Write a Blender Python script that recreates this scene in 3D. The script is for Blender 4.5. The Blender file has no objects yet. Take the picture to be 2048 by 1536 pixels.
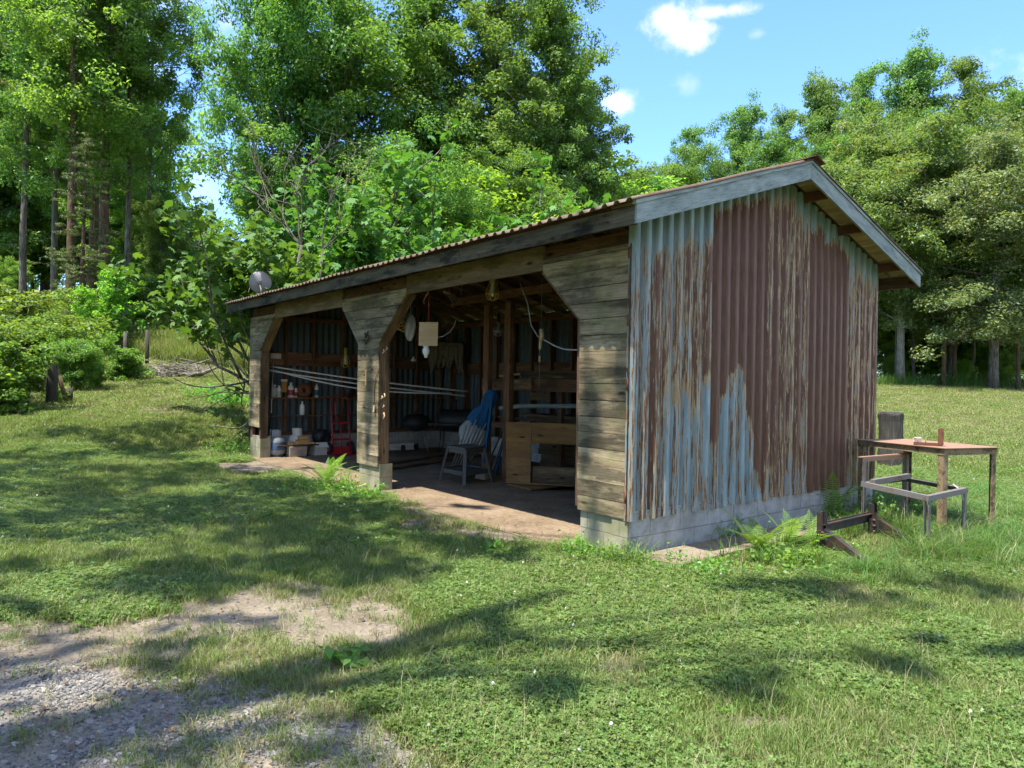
import bpy, math, random
import numpy as np
from mathutils import Vector, Matrix
# ------------------------------------------------------------------ camera, world, sun, exposure
SC = bpy.context.scene
COL = SC.collection
CAM = np.array([4.0831, -4.4669, 1.4675]); FPX = 1425.65
YAW, PITCH, ROLL = 0.9054, 0.0008, 0.0182
_f = np.array([-math.sin(YAW)*math.cos(PITCH), math.cos(YAW)*math.cos(PITCH), -math.sin(PITCH)])
_r = np.array([math.cos(YAW), math.sin(YAW), 0.0]); _u = np.cross(_r, _f)
AX_R = _r*math.cos(ROLL)+_u*math.sin(ROLL); AX_U = np.cross(AX_R, _f); AX_F = _f
FH = np.array([-math.sin(YAW), math.cos(YAW)]); RH = np.array([math.cos(YAW), math.sin(YAW)])
cd = bpy.data.cameras.new('camera'); cam = bpy.data.objects.new('camera', cd); COL.objects.link(cam)
cd.sensor_width = 36.0; cd.lens = 36.0*FPX/2048.0; cd.clip_start = 0.05; cd.clip_end = 3000
cam.matrix_world = Matrix([[AX_R[i], AX_U[i], -AX_F[i], CAM[i]] for i in range(3)] + [[0,0,0,1]])
SC.camera = cam
SUN_AZ = math.atan2(0.03, -1.0); SUN_EL = math.radians(69)
SUN_DIR = np.array([math.sin(SUN_AZ)*math.cos(SUN_EL), math.cos(SUN_AZ)*math.cos(SUN_EL), math.sin(SUN_EL)])
SUN_STRENGTH, SKY_STRENGTH, EXPOSURE = 3.3, 0.15, 1.86
sd = bpy.data.lights.new('sun', 'SUN'); sd.energy = SUN_STRENGTH; sd.angle = math.radians(0.53); sd.color = (1.0, 0.95, 0.86)
so = bpy.data.objects.new('sun', sd); COL.objects.link(so)
so.rotation_euler = Vector(SUN_DIR.tolist()).to_track_quat('Z', 'Y').to_euler()
vs = SC.view_settings; vs.view_transform = 'Standard'; vs.look = 'None'; vs.exposure = EXPOSURE; vs.gamma = 1.0
try: vs.use_curve_mapping = False
except Exception: pass
SC.cycles.max_bounces = 5; SC.cycles.diffuse_bounces = 3; SC.cycles.use_adaptive_sampling = True; SC.cycles.adaptive_threshold = 0.03; SC.cycles.glossy_bounces = 2; SC.cycles.transmission_bounces = 4; SC.cycles.transparent_max_bounces = 6
SC.cycles.sample_clamp_indirect = 6.0; SC.cycles.caustics_reflective = False; SC.cycles.caustics_refractive = False

def ray(px, py):
    d = AX_F*FPX + AX_R*(px-1024) - AX_U*(py-768); return d/np.linalg.norm(d)
def oX(px, py, X): d = ray(px, py); return CAM + d*(X-CAM[0])/d[0]
def oY(px, py, Y): d = ray(px, py); return CAM + d*(Y-CAM[1])/d[1]
def oZ(px, py, Z=0.0): d = ray(px, py); return CAM + d*(Z-CAM[2])/d[2]
def oD(px, py, D): d = ray(px, py); return CAM + d*D/(d@AX_F)

# ------------------------------------------------------------------ node helpers
class NT:
    def __init__(s, tree): s.t = tree; s.t.nodes.clear()
    def n(s, kind, ins=None, **props):
        nd = s.t.nodes.new(kind)
        for k, v in props.items(): setattr(nd, k, v)
        for k, v in (ins or {}).items(): s.set(nd, k, v)
        return nd
    def set(s, nd, k, v):
        sock = nd.inputs[k]
        if isinstance(v, bpy.types.Node): v = v.outputs[0]
        if isinstance(v, bpy.types.NodeSocket): s.t.links.new(v, sock)
        else:
            if sock.type == 'RGBA' and len(v) == 3: v = (*v, 1.0)
            sock.default_value = v
    def math(s, op, a, b=0.0, c=0.0, clamp=False):
        nd = s.t.nodes.new('ShaderNodeMath'); nd.operation = op; nd.use_clamp = clamp
        for i, v in enumerate((a, b, c)): s.set(nd, i, v)
        return nd.outputs[0]
    def vm(s, op, a, b=None, out=0):
        nd = s.t.nodes.new('ShaderNodeVectorMath'); nd.operation = op; s.set(nd, 0, a)
        if b is not None: s.set(nd, 'Scale' if op == 'SCALE' else 1, b)
        return nd.outputs[out]
    def ramp(s, fac, stops, interp='LINEAR'):
        nd = s.t.nodes.new('ShaderNodeValToRGB'); cr = nd.color_ramp; cr.interpolation = interp
        while len(cr.elements) < len(stops): cr.elements.new(0.5)
        for e, (p, c) in zip(cr.elements, stops): e.position = p; e.color = (*c, 1.0) if len(c) == 3 else c
        s.set(nd, 0, fac); return nd.outputs[0]
    def mix(s, fac, a, b, mode='MIX'):
        nd = s.t.nodes.new('ShaderNodeMix'); nd.data_type = 'RGBA'; nd.blend_type = mode
        s.set(nd, 0, fac); s.set(nd, 6, a); s.set(nd, 7, b); return nd.outputs[2]
    def noise(s, vec, scale, detail=3.0, rough=0.55, dist=0.0, out=0):
        nd = s.n('ShaderNodeTexNoise', {'Scale': scale, 'Detail': detail, 'Roughness': rough, 'Distortion': dist})
        if vec is not None: s.set(nd, 'Vector', vec)
        return nd.outputs[out]
    def sstep(s, v, lo, hi):
        nd = s.t.nodes.new('ShaderNodeMapRange'); nd.interpolation_type = 'SMOOTHSTEP'
        s.set(nd, 0, v); s.set(nd, 1, lo); s.set(nd, 2, hi); return nd.outputs[0]
    def attr(s, name, out='Fac'): return s.n('ShaderNodeAttribute', attribute_name=name).outputs[out]
    def mapv(s, vec, scale, loc=(0,0,0)):
        return s.n('ShaderNodeMapping', {'Vector': vec, 'Scale': scale, 'Location': loc}).outputs[0]
    def bump(s, h, strength=0.4, dist=0.01): return s.n('ShaderNodeBump', {'Height': h, 'Strength': strength, 'Distance': dist}).outputs[0]
    def out(s, shader): s.n('ShaderNodeOutputMaterial', {'Surface': shader})
    def pbr(s, col, rough=0.7, spec=0.3, metal=0.0, normal=None):
        nd = s.n('ShaderNodeBsdfPrincipled', {'Base Color': col, 'Roughness': rough, 'Metallic': metal, 'Specular IOR Level': spec})
        if normal is not None: s.set(nd, 'Normal', normal)
        return nd.outputs[0]
def newmat(name):
    m = bpy.data.materials.new(name); m.use_nodes = True; return m, NT(m.node_tree)

# world: sky with a few small clouds
w = bpy.data.worlds.new('World'); SC.world = w; w.use_nodes = True
t = NT(w.node_tree)
sky = t.n('ShaderNodeTexSky', sky_type='NISHITA', sun_disc=False, sun_elevation=SUN_EL, sun_rotation=SUN_AZ, air_density=1.0, dust_density=0.6, ozone_density=2.0)
dirv = t.n('ShaderNodeTexCoord').outputs['Generated']
cloud = None; nz = t.math('MULTIPLY', t.math('SUBTRACT', t.noise(dirv, 26, 7, .66), .5), 2.3)
w.cycles.sampling_method = 'MANUAL'; w.cycles.sample_map_resolution = 256
for px, py, su, sv, amt, sd_ in ((1340,42,48,34,1.0,3), (1375,66,46,30,1.0,7), (1440,24,60,12,.8,11), (1240,208,34,22,.8,19), (1370,170,26,18,.22,23), (1515,68,14,9,.2,29), (400,365,50,60,.22,31), (60,95,90,80,.45,37), (1000,150,40,50,.35,41), (-500,-300,500,200,.6,43), (2600,100,300,120,.7,47)):
    d = ray(px, py); up = np.cross(np.cross(d, [0,0,1]), d); up /= np.linalg.norm(up); ri = np.cross(d, up)
    u_ = t.math('DIVIDE', t.vm('DOT_PRODUCT', dirv, tuple(ri), 1), su/FPX)
    v_ = t.math('DIVIDE', t.vm('DOT_PRODUCT', dirv, tuple(up), 1), sv/FPX)
    front = t.math('GREATER_THAN', t.vm('DOT_PRODUCT', dirv, tuple(d), 1), 0.0)
    r2 = t.math('SQRT', t.math('ADD', t.math('MULTIPLY', u_, u_), t.math('MULTIPLY', v_, v_)))
    rr = t.math('ADD', r2, nz)
    m_ = t.math('MULTIPLY', t.math('SUBTRACT', 1.0, t.sstep(rr, .15, 1.35)), t.math('MULTIPLY', front, amt))
    cloud = m_ if cloud is None else t.math('MAXIMUM', cloud, m_)
skc = t.mix(1.0, sky.outputs[0], (0.50, 0.655, 0.92), 'MULTIPLY')
# unseen cloud bank added right of the picture, whitening and lifting the shade
fillf = t.sstep(t.vm('DOT_PRODUCT', dirv, (0.90, 0.26, 0.35), 1), .22, .55)
fillc = t.math('MULTIPLY', fillf, t.sstep(t.noise(dirv, 3.2, 5, .6), .40, .58))
cloud = t.math('MAXIMUM', cloud, t.math('MULTIPLY', fillc, .9))
colw = t.mix(cloud, skc, (2.75, 2.75, 2.78))
bg = t.n('ShaderNodeBackground', {'Color': colw, 'Strength': SKY_STRENGTH})
t.n('ShaderNodeOutputWorld', {'Surface': bg})

# ------------------------------------------------------------------ numpy noise
def _hash(ix, iy, seed):
    h = (ix*374761393 + iy*668265263 + seed*1442695041) & 0xffffffff
    h = ((h ^ (h >> 13))*1274126177) & 0xffffffff
    return ((h ^ (h >> 16)) & 0xffff)/65535.0
def vnoise(x, y, seed=0):
    x = np.asarray(x, float); y = np.asarray(y, float)
    ix = np.floor(x).astype(np.int64); iy = np.floor(y).astype(np.int64); fx = x-ix; fy = y-iy
    fx = fx*fx*(3-2*fx); fy = fy*fy*(3-2*fy)
    a = _hash(ix,iy,seed); b = _hash(ix+1,iy,seed); c = _hash(ix,iy+1,seed); d = _hash(ix+1,iy+1,seed)
    return (a*(1-fx)+b*fx)*(1-fy)+(c*(1-fx)+d*fx)*fy
def fbm(x, y, seed=0, oct=4):
    s = 0; a = .5; tt = 0
    for i in range(oct): s = s+a*vnoise(np.asarray(x)*2**i, np.asarray(y)*2**i, seed+i*17); tt += a; a *= .55
    return s/tt
def smooth(a, b, x):
    t_ = np.clip((np.asarray(x, float)-a)/(b-a), 0, 1); return t_*t_*(3-2*t_)

# ------------------------------------------------------------------ object helpers
ORG = {}
def setp(o, label=None, cat=None, group=None, kind=None):
    if label: o['label'] = label
    if cat: o['category'] = cat
    if group: o['group'] = group
    if kind: o['kind'] = kind
    return o
def thing(name, label, cat, loc, group=None):
    o = bpy.data.objects.new(name, None); o.empty_display_size = .1; COL.objects.link(o)
    o.location = tuple(map(float, loc)); ORG[o.name] = np.array(loc, float)
    return setp(o, label, cat, group)
RND = random.Random(5)
class MB:
    """collects shapes (world coordinates) into one mesh; every face carries grain UVs and a random number"""
    def __init__(s): s.v = []; s.f = []; s.uv = []; s.r = []; s.sm = []
    def add(s, verts, faces, uvs=None, rnd=None, smooth_=False):
        b = len(s.v); s.v.extend([tuple(map(float, p)) for p in verts])
        rnd = RND.random() if rnd is None else rnd
        for i, f in enumerate(faces):
            s.f.append([b+k for k in f]); s.r.append(rnd); s.sm.append(smooth_)
            s.uv.append(uvs[i] if uvs else [(0,0)]*len(f))
        return s
    def frame(s, O, ex, ey, ez, a, b, c, rnd=None):
        """box: origin O, half axes; a along ex is the grain direction"""
        O = np.array(O, float); P = []
        for i in (-1,1):
            for j in (-1,1):
                for k in (-1,1): P.append(O+ex*a*i+ey*b*j+ez*c*k)
        F = [(0,1,3,2),(4,6,7,5),(0,4,5,1),(2,3,7,6),(0,2,6,4),(1,5,7,3)]
        ou, ov = RND.random()*40, RND.random()*40
        L = []
        for i in (-1,1):
            for j in (-1,1):
                for k in (-1,1): L.append((a*i, b*j, c*k))
        U = []
        for fi, f in enumerate(F):
            ax = fi//2
            U.append([((L[q][1], L[q][2]) if ax == 0 else ((L[q][0], L[q][2]) if ax == 1 else (L[q][0], L[q][1]+.3))) for q in f])
            U[-1] = [(x+ou, y+ov) for x, y in U[-1]]
        return s.add(P, F, U, rnd)
    def box(s, lo, hi, rnd=None):
        lo = np.array(lo, float); hi = np.array(hi, float); c = (lo+hi)/2; h = (hi-lo)/2
        k = int(np.argmax(h)); E = np.eye(3); o = [k, (k+1)%3, (k+2)%3]
        return s.frame(c, E[o[0]], E[o[1]], E[o[2]], h[o[0]], h[o[1]], h[o[2]], rnd)
    def beam(s, p0, p1, wd, hd, up=(0,0,1), rnd=None):
        p0 = np.array(p0, float); p1 = np.array(p1, float); d = p1-p0; L = np.linalg.norm(d); ex = d/L
        up = np.array(up, float); ey = np.cross(up, ex)
        if np.linalg.norm(ey) < 1e-4: ey = np.cross([1,0,0], ex)
        ey /= np.linalg.norm(ey); ez = np.cross(ex, ey)
        return s.frame((p0+p1)/2, ex, ey, ez, L/2, wd/2, hd/2, rnd)
    def tube(s, pts, rad, n=8, cap=True, smooth_=True, rnd=None):
        pts = [np.array(p, float) for p in pts]; m = len(pts)
        if not hasattr(rad, '__len__'): rad = [rad]*m
        V = []; prev = None; acc = 0; ou = RND.random()*30; lens = []
        for i in range(m):
            tg = pts[min(i+1,m-1)]-pts[max(i-1,0)]; tg = tg/(np.linalg.norm(tg)+1e-9)
            ref = prev if prev is not None else (np.array([0,0,1.]) if abs(tg[2]) < .9 else np.array([1.,0,0]))
            a = np.cross(tg, ref); a = np.cross(a, tg) if prev is not None else a
            a /= (np.linalg.norm(a)+1e-9); b = np.cross(tg, a); prev = a
            if i: acc += np.linalg.norm(pts[i]-pts[i-1])
            lens.append(acc)
            for k in range(n):
                an = 2*math.pi*k/n; V.append(pts[i]+(a*math.cos(an)+b*math.sin(an))*rad[i])
        F = []; U = []
        for i in range(m-1):
            for k in range(n):
                F.append((i*n+k, i*n+(k+1)%n, (i+1)*n+(k+1)%n, (i+1)*n+k))
                w0 = k/n*6.28*rad[0]; w1 = (k+1)/n*6.28*rad[0]
                U.append([(ou+lens[i],w0),(ou+lens[i],w1),(ou+lens[i+1],w1),(ou+lens[i+1],w0)])
        s.add(V, F, U, rnd, smooth_)
        if cap and n > 2:
            b = len(s.v)-len(V); r_ = s.r[-1]
            for ring, rev in ((0, True), (m-1, False)):
                idx = [b+ring*n+k for k in range(n)]
                s.f.append(idx[::-1] if rev else idx); s.r.append(r_); s.sm.append(False); s.uv.append([(0.01*i,0.013*i) for i in range(n)])
        return s
    def lathe(s, c, prof, n=20, axis=(0,0,1), smooth_=True, rnd=None):
        c = np.array(c, float); az = np.array(axis, float); az /= np.linalg.norm(az)
        a = np.cross(az, [0,1,0] if abs(az[1]) < .9 else [1,0,0]); a /= np.linalg.norm(a); b = np.cross(az, a)
        V = [c+az*z+(a*math.cos(2*math.pi*k/n)+b*math.sin(2*math.pi*k/n))*max(r,1e-4) for r, z in prof for k in range(n)]
        F = [(i*n+k, i*n+(k+1)%n, (i+1)*n+(k+1)%n, (i+1)*n+k) for i in range(len(prof)-1) for k in range(n)]
        s.add(V, F, [[(V[q][2], k*.1) for q in f] for k, f in enumerate(F)], rnd, smooth_)
        return s
    def prism(s, poly, ext, rnd=None, grain=None):
        """polygon of 3-D points extruded by the vector ext; grain = unit vector along the grain"""
        P = [np.array(p, float) for p in poly]; e = np.array(ext, float); n = len(P)
        g = np.array(grain if grain is not None else (1,0,0), float); nn = np.cross(P[1]-P[0], P[2]-P[0]); nn /= np.linalg.norm(nn)+1e-9
        h = np.cross(nn, g); ou, ov = RND.random()*40, RND.random()*40
        V = P+[p+e for p in P]; uvp = [(p@g+ou, p@h+ov) for p in V]
        F = [list(range(n)), list(range(2*n-1, n-1, -1))]+[[i, n+i, n+(i+1)%n, (i+1)%n] for i in range(n)]
        U = [[uvp[q] for q in f] for f in F[:2]]+[[(uvp[q][0], uvp[q][1]+(.02 if q >= n else 0)) for q in f] for f in F[2:]]
        return s.add(V, F, U, rnd)
    def build(s, name, mat, parent=None, label=None, cat=None, group=None, kind=None, bevel=0.0, org=None):
        V = np.array(s.v)
        if parent is not None: o3 = ORG[parent.name]
        elif org is not None: o3 = np.array(org, float)
        else: lo = V.min(0); hi = V.max(0); o3 = np.array([(lo[0]+hi[0])/2, (lo[1]+hi[1])/2, lo[2]])
        me = bpy.data.meshes.new(name); me.from_pydata((V-o3).tolist(), [], s.f)
        uvl = me.uv_layers.new(name='UVMap'); flat = [c for u in s.uv for p in u for c in p]; uvl.data.foreach_set('uv', flat)
        at = me.attributes.new('rnd', 'FLOAT', 'FACE'); at.data.foreach_set('value', s.r)
        me.polygons.foreach_set('use_smooth', s.sm)
        me.materials.append(mat); me.validate()
        o = bpy.data.objects.new(name, me); COL.objects.link(o); ORG[o.name] = o3
        if parent is not None: o.parent = parent
        else: o.location = o3
        if bevel:
            b = o.modifiers.new('bevel', 'BEVEL'); b.width = bevel; b.segments = 2; b.limit_method = 'ANGLE'
        return setp(o, label, cat, group, kind)
def np_mesh(name, V, F, mat, attrs=None, smooth_=False):
    """V Nx3, F MxK uniform faces"""
    me = bpy.data.meshes.new(name); V = np.ascontiguousarray(V, np.float32); F = np.ascontiguousarray(F, np.int32); m, k = F.shape
    me.vertices.add(len(V)); me.vertices.foreach_set('co', V.ravel())
    me.loops.add(m*k); me.loops.foreach_set('vertex_index', F.ravel())
    me.polygons.add(m); me.polygons.foreach_set('loop_start', np.arange(0, m*k, k, dtype=np.int32))
    try: me.polygons.foreach_set('loop_total', np.full(m, k, np.int32))
    except Exception: pass
    if smooth_: me.polygons.foreach_set('use_smooth', np.ones(m, bool))
    for an, (dom, val) in (attrs or {}).items():
        if val.ndim == 2: a = me.attributes.new(an, 'FLOAT_COLOR', dom); a.data.foreach_set('color', np.ascontiguousarray(val, np.float32).ravel())
        else: a = me.attributes.new(an, 'FLOAT', dom); a.data.foreach_set('value', np.ascontiguousarray(val, np.float32))
    if mat: me.materials.append(mat)
    me.update(); return me
def np_obj(name, me, parent=None, loc=(0,0,0), **kw):
    o = bpy.data.objects.new(name, me); COL.objects.link(o); ORG[o.name] = np.array(loc, float)
    if parent is not None: o.parent = parent
    else: o.location = loc
    return setp(o, kw.get('label'), kw.get('cat'), kw.get('group'), kw.get('kind'))
# ------------------------------------------------------------------ materials
def wood(name, c0, c1, c2, rough=.85, streak=70, knots=True, stain=None, stain_amt=.5, moss=None, bumpy=.35, var=.35):
    m, t = newmat(name); uv = t.n('ShaderNodeUVMap', uv_map='UVMap').outputs[0]; r = t.attr('rnd')
    uv2 = t.vm('ADD', uv, t.n('ShaderNodeCombineXYZ', {0: t.math('MULTIPLY', r, 17.0), 1: t.math('MULTIPLY', r, 9.0), 2: r}).outputs[0])
    warp = t.noise(t.mapv(uv2, (1.6, 9, 1)), 1.0, 2)
    gv = t.vm('ADD', t.mapv(uv2, (1.5, streak, 1)), t.n('ShaderNodeCombineXYZ', {1: t.math('MULTIPLY', warp, 7.0)}).outputs[0])
    g = t.noise(gv, 1.0, 4, .65)
    g2 = t.noise(t.mapv(uv2, (6, streak*3.5, 1)), 1.0, 2)
    f = t.math('ADD', t.math('MULTIPLY', g, .7), t.math('MULTIPLY', g2, .3))
    col = t.ramp(f, [(.28, c0), (.5, c1), (.72, c2)])
    big = t.noise(t.mapv(uv2, (1.1, 4, 1)), 1.0, 3)
    col = t.mix(t.sstep(big, .35, .7), col, t.mix(.55, col, c0), 'MIX')
    if knots:
        vo = t.n('ShaderNodeTexVoronoi', {'Vector': t.mapv(uv2, (2.2, 7, 1)), 'Scale': 1.0}).outputs['Distance']
        col = t.mix(t.math('SUBTRACT', 1.0, t.sstep(vo, .05, .16)), col, tuple(.25*x for x in c0))
    if stain:
        sn = t.noise(t.mapv(uv2, (1.3, 5, 1)), 1.0, 5, .7)
        col = t.mix(t.math('MULTIPLY', t.sstep(sn, .44, .60), stain_amt), col, stain)
    if moss:
        pos = t.n('ShaderNodeTexCoord').outputs['Object']
        mn = t.noise(pos, 3.2, 5, .7)
        col = t.mix(t.math('MULTIPLY', t.sstep(mn, .46, .66), .6), col, moss)
    br = t.n('ShaderNodeHueSaturation', {'Color': col, 'Value': t.math('ADD', 1-var/2, t.math('MULTIPLY', r, var))}).outputs[0]
    t.out(t.pbr(br, rough, .2, normal=t.bump(f, bumpy, .006))); return m
def plain(name, col, rough=.5, spec=.4, metal=0.0, var=.25, scale=9, dirt=None, dirt_amt=.5, bumpy=0.08):
    m, t = newmat(name); pos = t.n('ShaderNodeTexCoord').outputs['Object']
    n = t.noise(pos, scale, 5, .65); n2 = t.noise(pos, scale*5, 3)
    c = t.n('ShaderNodeHueSaturation', {'Color': (*col, 1), 'Value': t.math('ADD', 1-var, t.math('MULTIPLY', n, 2*var))}).outputs[0]
    if dirt: c = t.mix(t.math('MULTIPLY', t.sstep(t.math('ADD', t.math('MULTIPLY', n, .7), t.math('MULTIPLY', n2, .3)), .46, .62), dirt_amt), c, dirt)
    t.out(t.pbr(c, t.math('ADD', rough-.08, t.math('MULTIPLY', n2, .16)), spec, metal, t.bump(n2, bumpy, .004))); return m
M = {}
M['siding'] = wood('weathered_board', (.125,.088,.046), (.32,.25,.148), (.52,.43,.285), streak=62, moss=(.15,.15,.065), stain=(.022,.018,.014), stain_amt=.7, bumpy=.6, var=.55)
M['fascia'] = wood('blackened_board', (.045,.037,.027), (.13,.105,.068), (.25,.20,.13), stain=(.010,.009,.008), stain_amt=.92, moss=(.10,.09,.05), bumpy=.5)
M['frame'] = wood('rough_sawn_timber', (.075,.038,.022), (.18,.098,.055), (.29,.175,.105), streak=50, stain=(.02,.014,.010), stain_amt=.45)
M['jamb'] = wood('brown_jamb_timber', (.085,.05,.026), (.19,.125,.068), (.32,.235,.14), streak=50, stain=(.03,.022,.016), stain_amt=.6)
M['header'] = wood('header_timber', (.13,.088,.048), (.26,.185,.105), (.38,.285,.175), streak=45, stain=(.03,.022,.014), stain_amt=.5)
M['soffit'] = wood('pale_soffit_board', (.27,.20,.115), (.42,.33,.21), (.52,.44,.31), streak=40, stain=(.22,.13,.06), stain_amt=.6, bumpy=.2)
M['pine'] = wood('yellow_pine', (.30,.17,.06), (.50,.32,.13), (.62,.44,.21), streak=45, bumpy=.2)
M['lumber'] = wood('dark_lumber', (.05,.032,.02), (.11,.075,.045), (.19,.14,.09), streak=45)
M['plywood'] = wood('plywood_sheet', (.19,.10,.035), (.30,.165,.06), (.39,.24,.10), streak=16, stain=(.10,.065,.04), stain_amt=.35, bumpy=.1, var=.1)
M['greywood'] = wood('grey_post_wood', (.028,.025,.020), (.075,.068,.056), (.16,.145,.122), streak=55, stain=(.03,.026,.02), stain_amt=.6, bumpy=.8)
M['driftwood'] = wood('pale_driftwood', (.36,.24,.12), (.52,.38,.22), (.62,.5,.34), streak=40, knots=False)
def rake_paint():
    m, t = newmat('chalky_blue_grey_paint'); uv = t.n('ShaderNodeUVMap', uv_map='UVMap').outputs[0]
    g = t.noise(t.mapv(uv, (7, 170, 1)), 1.0, 4, .7); b = t.noise(t.mapv(uv, (3, 9, 1)), 1.0, 4)
    f = t.math('ADD', t.math('MULTIPLY', g, .6), t.math('MULTIPLY', b, .4))
    c = t.ramp(f, [(.36, (.07,.085,.08)), (.45, (.19,.225,.215)), (.56, (.30,.335,.32)), (.7, (.42,.44,.41))])
    t.out(t.pbr(c, .75, .25, normal=t.bump(g, .35, .004))); return m
M['rake'] = rake_paint()
def rust_wall():
    m, t = newmat('rusty_corrugated_sheet'); pos = t.n('ShaderNodeTexCoord').outputs['Object']
    lev = t.attr('rust'); lime = t.attr('tan')
    n1 = t.noise(t.mapv(pos, (34, 34, 1.3)), 1.0, 5, .66); n2 = t.noise(t.mapv(pos, (80, 80, 6)), 1.0, 4, .65)
    n = t.math('ADD', t.math('MULTIPLY', n1, .62), t.math('MULTIPLY', n2, .38))
    n = t.sstep(n, .27, .73)
    blue = t.ramp(t.noise(t.mapv(pos, (18, 18, 2)), 1.0, 4), [(.3, (.13,.18,.19)), (.5, (.20,.27,.29)), (.7, (.29,.36,.375))])
    tan = t.ramp(n2, [(.3, (.20,.115,.045)), (.5, (.34,.23,.11)), (.7, (.47,.38,.23))])
    brn = t.ramp(t.noise(t.mapv(pos, (50, 50, 6)), 1.0, 4), [(.3, (.095,.039,.020)), (.7, (.165,.078,.046))])
    c = t.mix(t.sstep(n, t.math('ADD', lev, t.math('ADD', lime, .05)), t.math('ADD', lev, t.math('SUBTRACT', lime, .05))), blue, tan)
    c = t.mix(t.sstep(n, t.math('ADD', lev, .035), t.math('SUBTRACT', lev, .035)), c, brn)
    t.out(t.pbr(c, .55, .35, normal=t.bump(n2, .12, .003))); return m
M['rust_wall'] = rust_wall()
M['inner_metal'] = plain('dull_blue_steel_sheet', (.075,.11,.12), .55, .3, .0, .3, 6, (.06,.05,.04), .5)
M['roof_metal'] = plain('rusty_roof_sheet', (.13,.095,.065), .6, .3, 0, .3, 7, (.12,.055,.022), .8)
M['rust'] = plain('brown_rust', (.155,.07,.042), .8, .2, 0, .4, 9, (.07,.035,.022), .6, .3)
M['rust_lichen'] = plain('rust_and_flaking_paint', (.27,.20,.115), .85, .2, 0, .4, 14, (.075,.042,.024), .95, .4)
M['rust_top'] = plain('rusted_table_sheet', (.27,.155,.10), .75, .25, 0, .25, 4, (.19,.13,.10), .6, .2)
M['steel'] = plain('weathered_steel', (.17,.16,.15), .6, .4, .15, .3, 8, (.15,.085,.05), .7, .2)
M['black_steel'] = plain('black_painted_steel', (.028,.026,.024), .55, .4, 0, .35, 8, (.10,.045,.024), .55, .2)
def blockmat(name, c0, c1, mortar, green=None):
    m, t = newmat(name); uv = t.n('ShaderNodeUVMap', uv_map='UVMap').outputs[0]; pos = t.n('ShaderNodeTexCoord').outputs['Object']
    br = t.n('ShaderNodeTexBrick', {'Vector': uv, 'Scale': 1.0, 'Mortar Size': .006, 'Mortar Smooth': .3, 'Brick Width': .405, 'Row Height': .20, 'Color1': (*c0,1), 'Color2': (*c1,1), 'Mortar': (*mortar,1)})
    n = t.noise(pos, 5, 6, .7); g = t.noise(pos, 160, 2)
    c = t.mix(t.sstep(n, .35, .7), br.outputs[0], t.mix(.5, br.outputs[0], (.10,.095,.085)), 'MIX')
    if green: c = t.mix(t.math('MULTIPLY', t.sstep(t.noise(pos, 3, 4), .42, .62), .6), c, green)
    h = t.math('ADD', t.math('MULTIPLY', br.outputs[1], -1.5), t.math('MULTIPLY', g, .5))
    t.out(t.pbr(c, .9, .15, normal=t.bump(h, .5, .006))); return m
M['block'] = blockmat('grey_block', (.36,.355,.33), (.43,.415,.385), (.25,.245,.225))
M['pier'] = blockmat('mossy_block', (.34,.31,.22), (.39,.36,.26), (.25,.22,.15), (.20,.20,.09))
def floor_mat(name, a, b, c, sc=1.0):
    m, t = newmat(name); pos = t.n('ShaderNodeTexCoord').outputs['Object']
    n = t.noise(pos, 2.3*sc, 6, .7); n2 = t.noise(pos, 26*sc, 5, .7)
    f = t.math('ADD', t.math('MULTIPLY', n, .55), t.math('MULTIPLY', n2, .45))
    t.out(t.pbr(t.ramp(f, [(.33, a), (.5, b), (.66, c)]), .95, .1, normal=t.bump(n2, .5, .01))); return m
M['floor'] = floor_mat('dirt_covered_slab', (.085,.06,.038), (.19,.14,.09), (.28,.215,.15))
M['concrete'] = floor_mat('stained_concrete', (.20,.16,.12), (.34,.29,.23), (.44,.39,.32))
M['walk'] = floor_mat('mud_stained_walk', (.10,.075,.05), (.20,.16,.115), (.29,.24,.18), 1.6)
M['white'] = plain('scuffed_white', (.60,.60,.57), .55, .3, 0, .12, 8, (.35,.32,.27), .4)
M['pvc'] = plain('white_plastic_pipe', (.40,.39,.36), .4, .4, 0, .1, 6)
M['tank'] = plain('grey_blue_tank_paint', (.24,.27,.29), .45, .45, 0, .2, 7, (.17,.13,.09), .45)
M['tank_band'] = plain('blue_tank_label', (.06,.11,.22), .5, .4, 0, .3, 9)
M['red'] = plain('red_enamel', (.36,.02,.028), .42, .5, 0, .2, 9, (.10,.02,.02), .4)
M['black'] = plain('matt_black', (.022,.023,.026), .5, .4, 0, .3, 8)
M['rubber'] = plain('black_rubber', (.02,.02,.02), .85, .2, 0, .3, 14)
M['grey_plastic'] = plain('dark_grey_plastic', (.052,.056,.055), .5, .4, 0, .15, 8)
M['blue_cloth'] = plain('blue_canopy_cloth', (.012,.085,.21), .8, .2, 0, .3, 9, bumpy=.4)
M['silver_cloth'] = plain('silver_canopy_lining', (.27,.31,.295), .7, .3, 0, .3, 10, bumpy=.4)
M['aluminium'] = plain('dull_aluminium', (.36,.37,.36), .35, .5, .6, .15, 8)
M['yellow'] = plain('yellow_wire', (.50,.36,.07), .5, .4, 0, .2, 9)
M['dish'] = plain('satellite_dish_grey', (.27,.26,.265), .6, .3, 0, .12, 9)
M['bag'] = plain('off_white_netting', (.30,.31,.27), .8, .2, 0, .3, 30, (.2,.2,.16), .5, .5)
M['rope'] = plain('grey_brown_rope', (.17,.145,.105), .9, .1, 0, .4, 30, bumpy=.5)
M['cable'] = plain('pale_cable', (.36,.36,.34), .6, .3, 0, .2, 9)
M['chain'] = plain('dull_chain', (.20,.17,.13), .5, .5, .5, .3, 9)
M['bottle_red'] = plain('red_label', (.26,.04,.05), .5, .4, 0, .2, 9)
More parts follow.
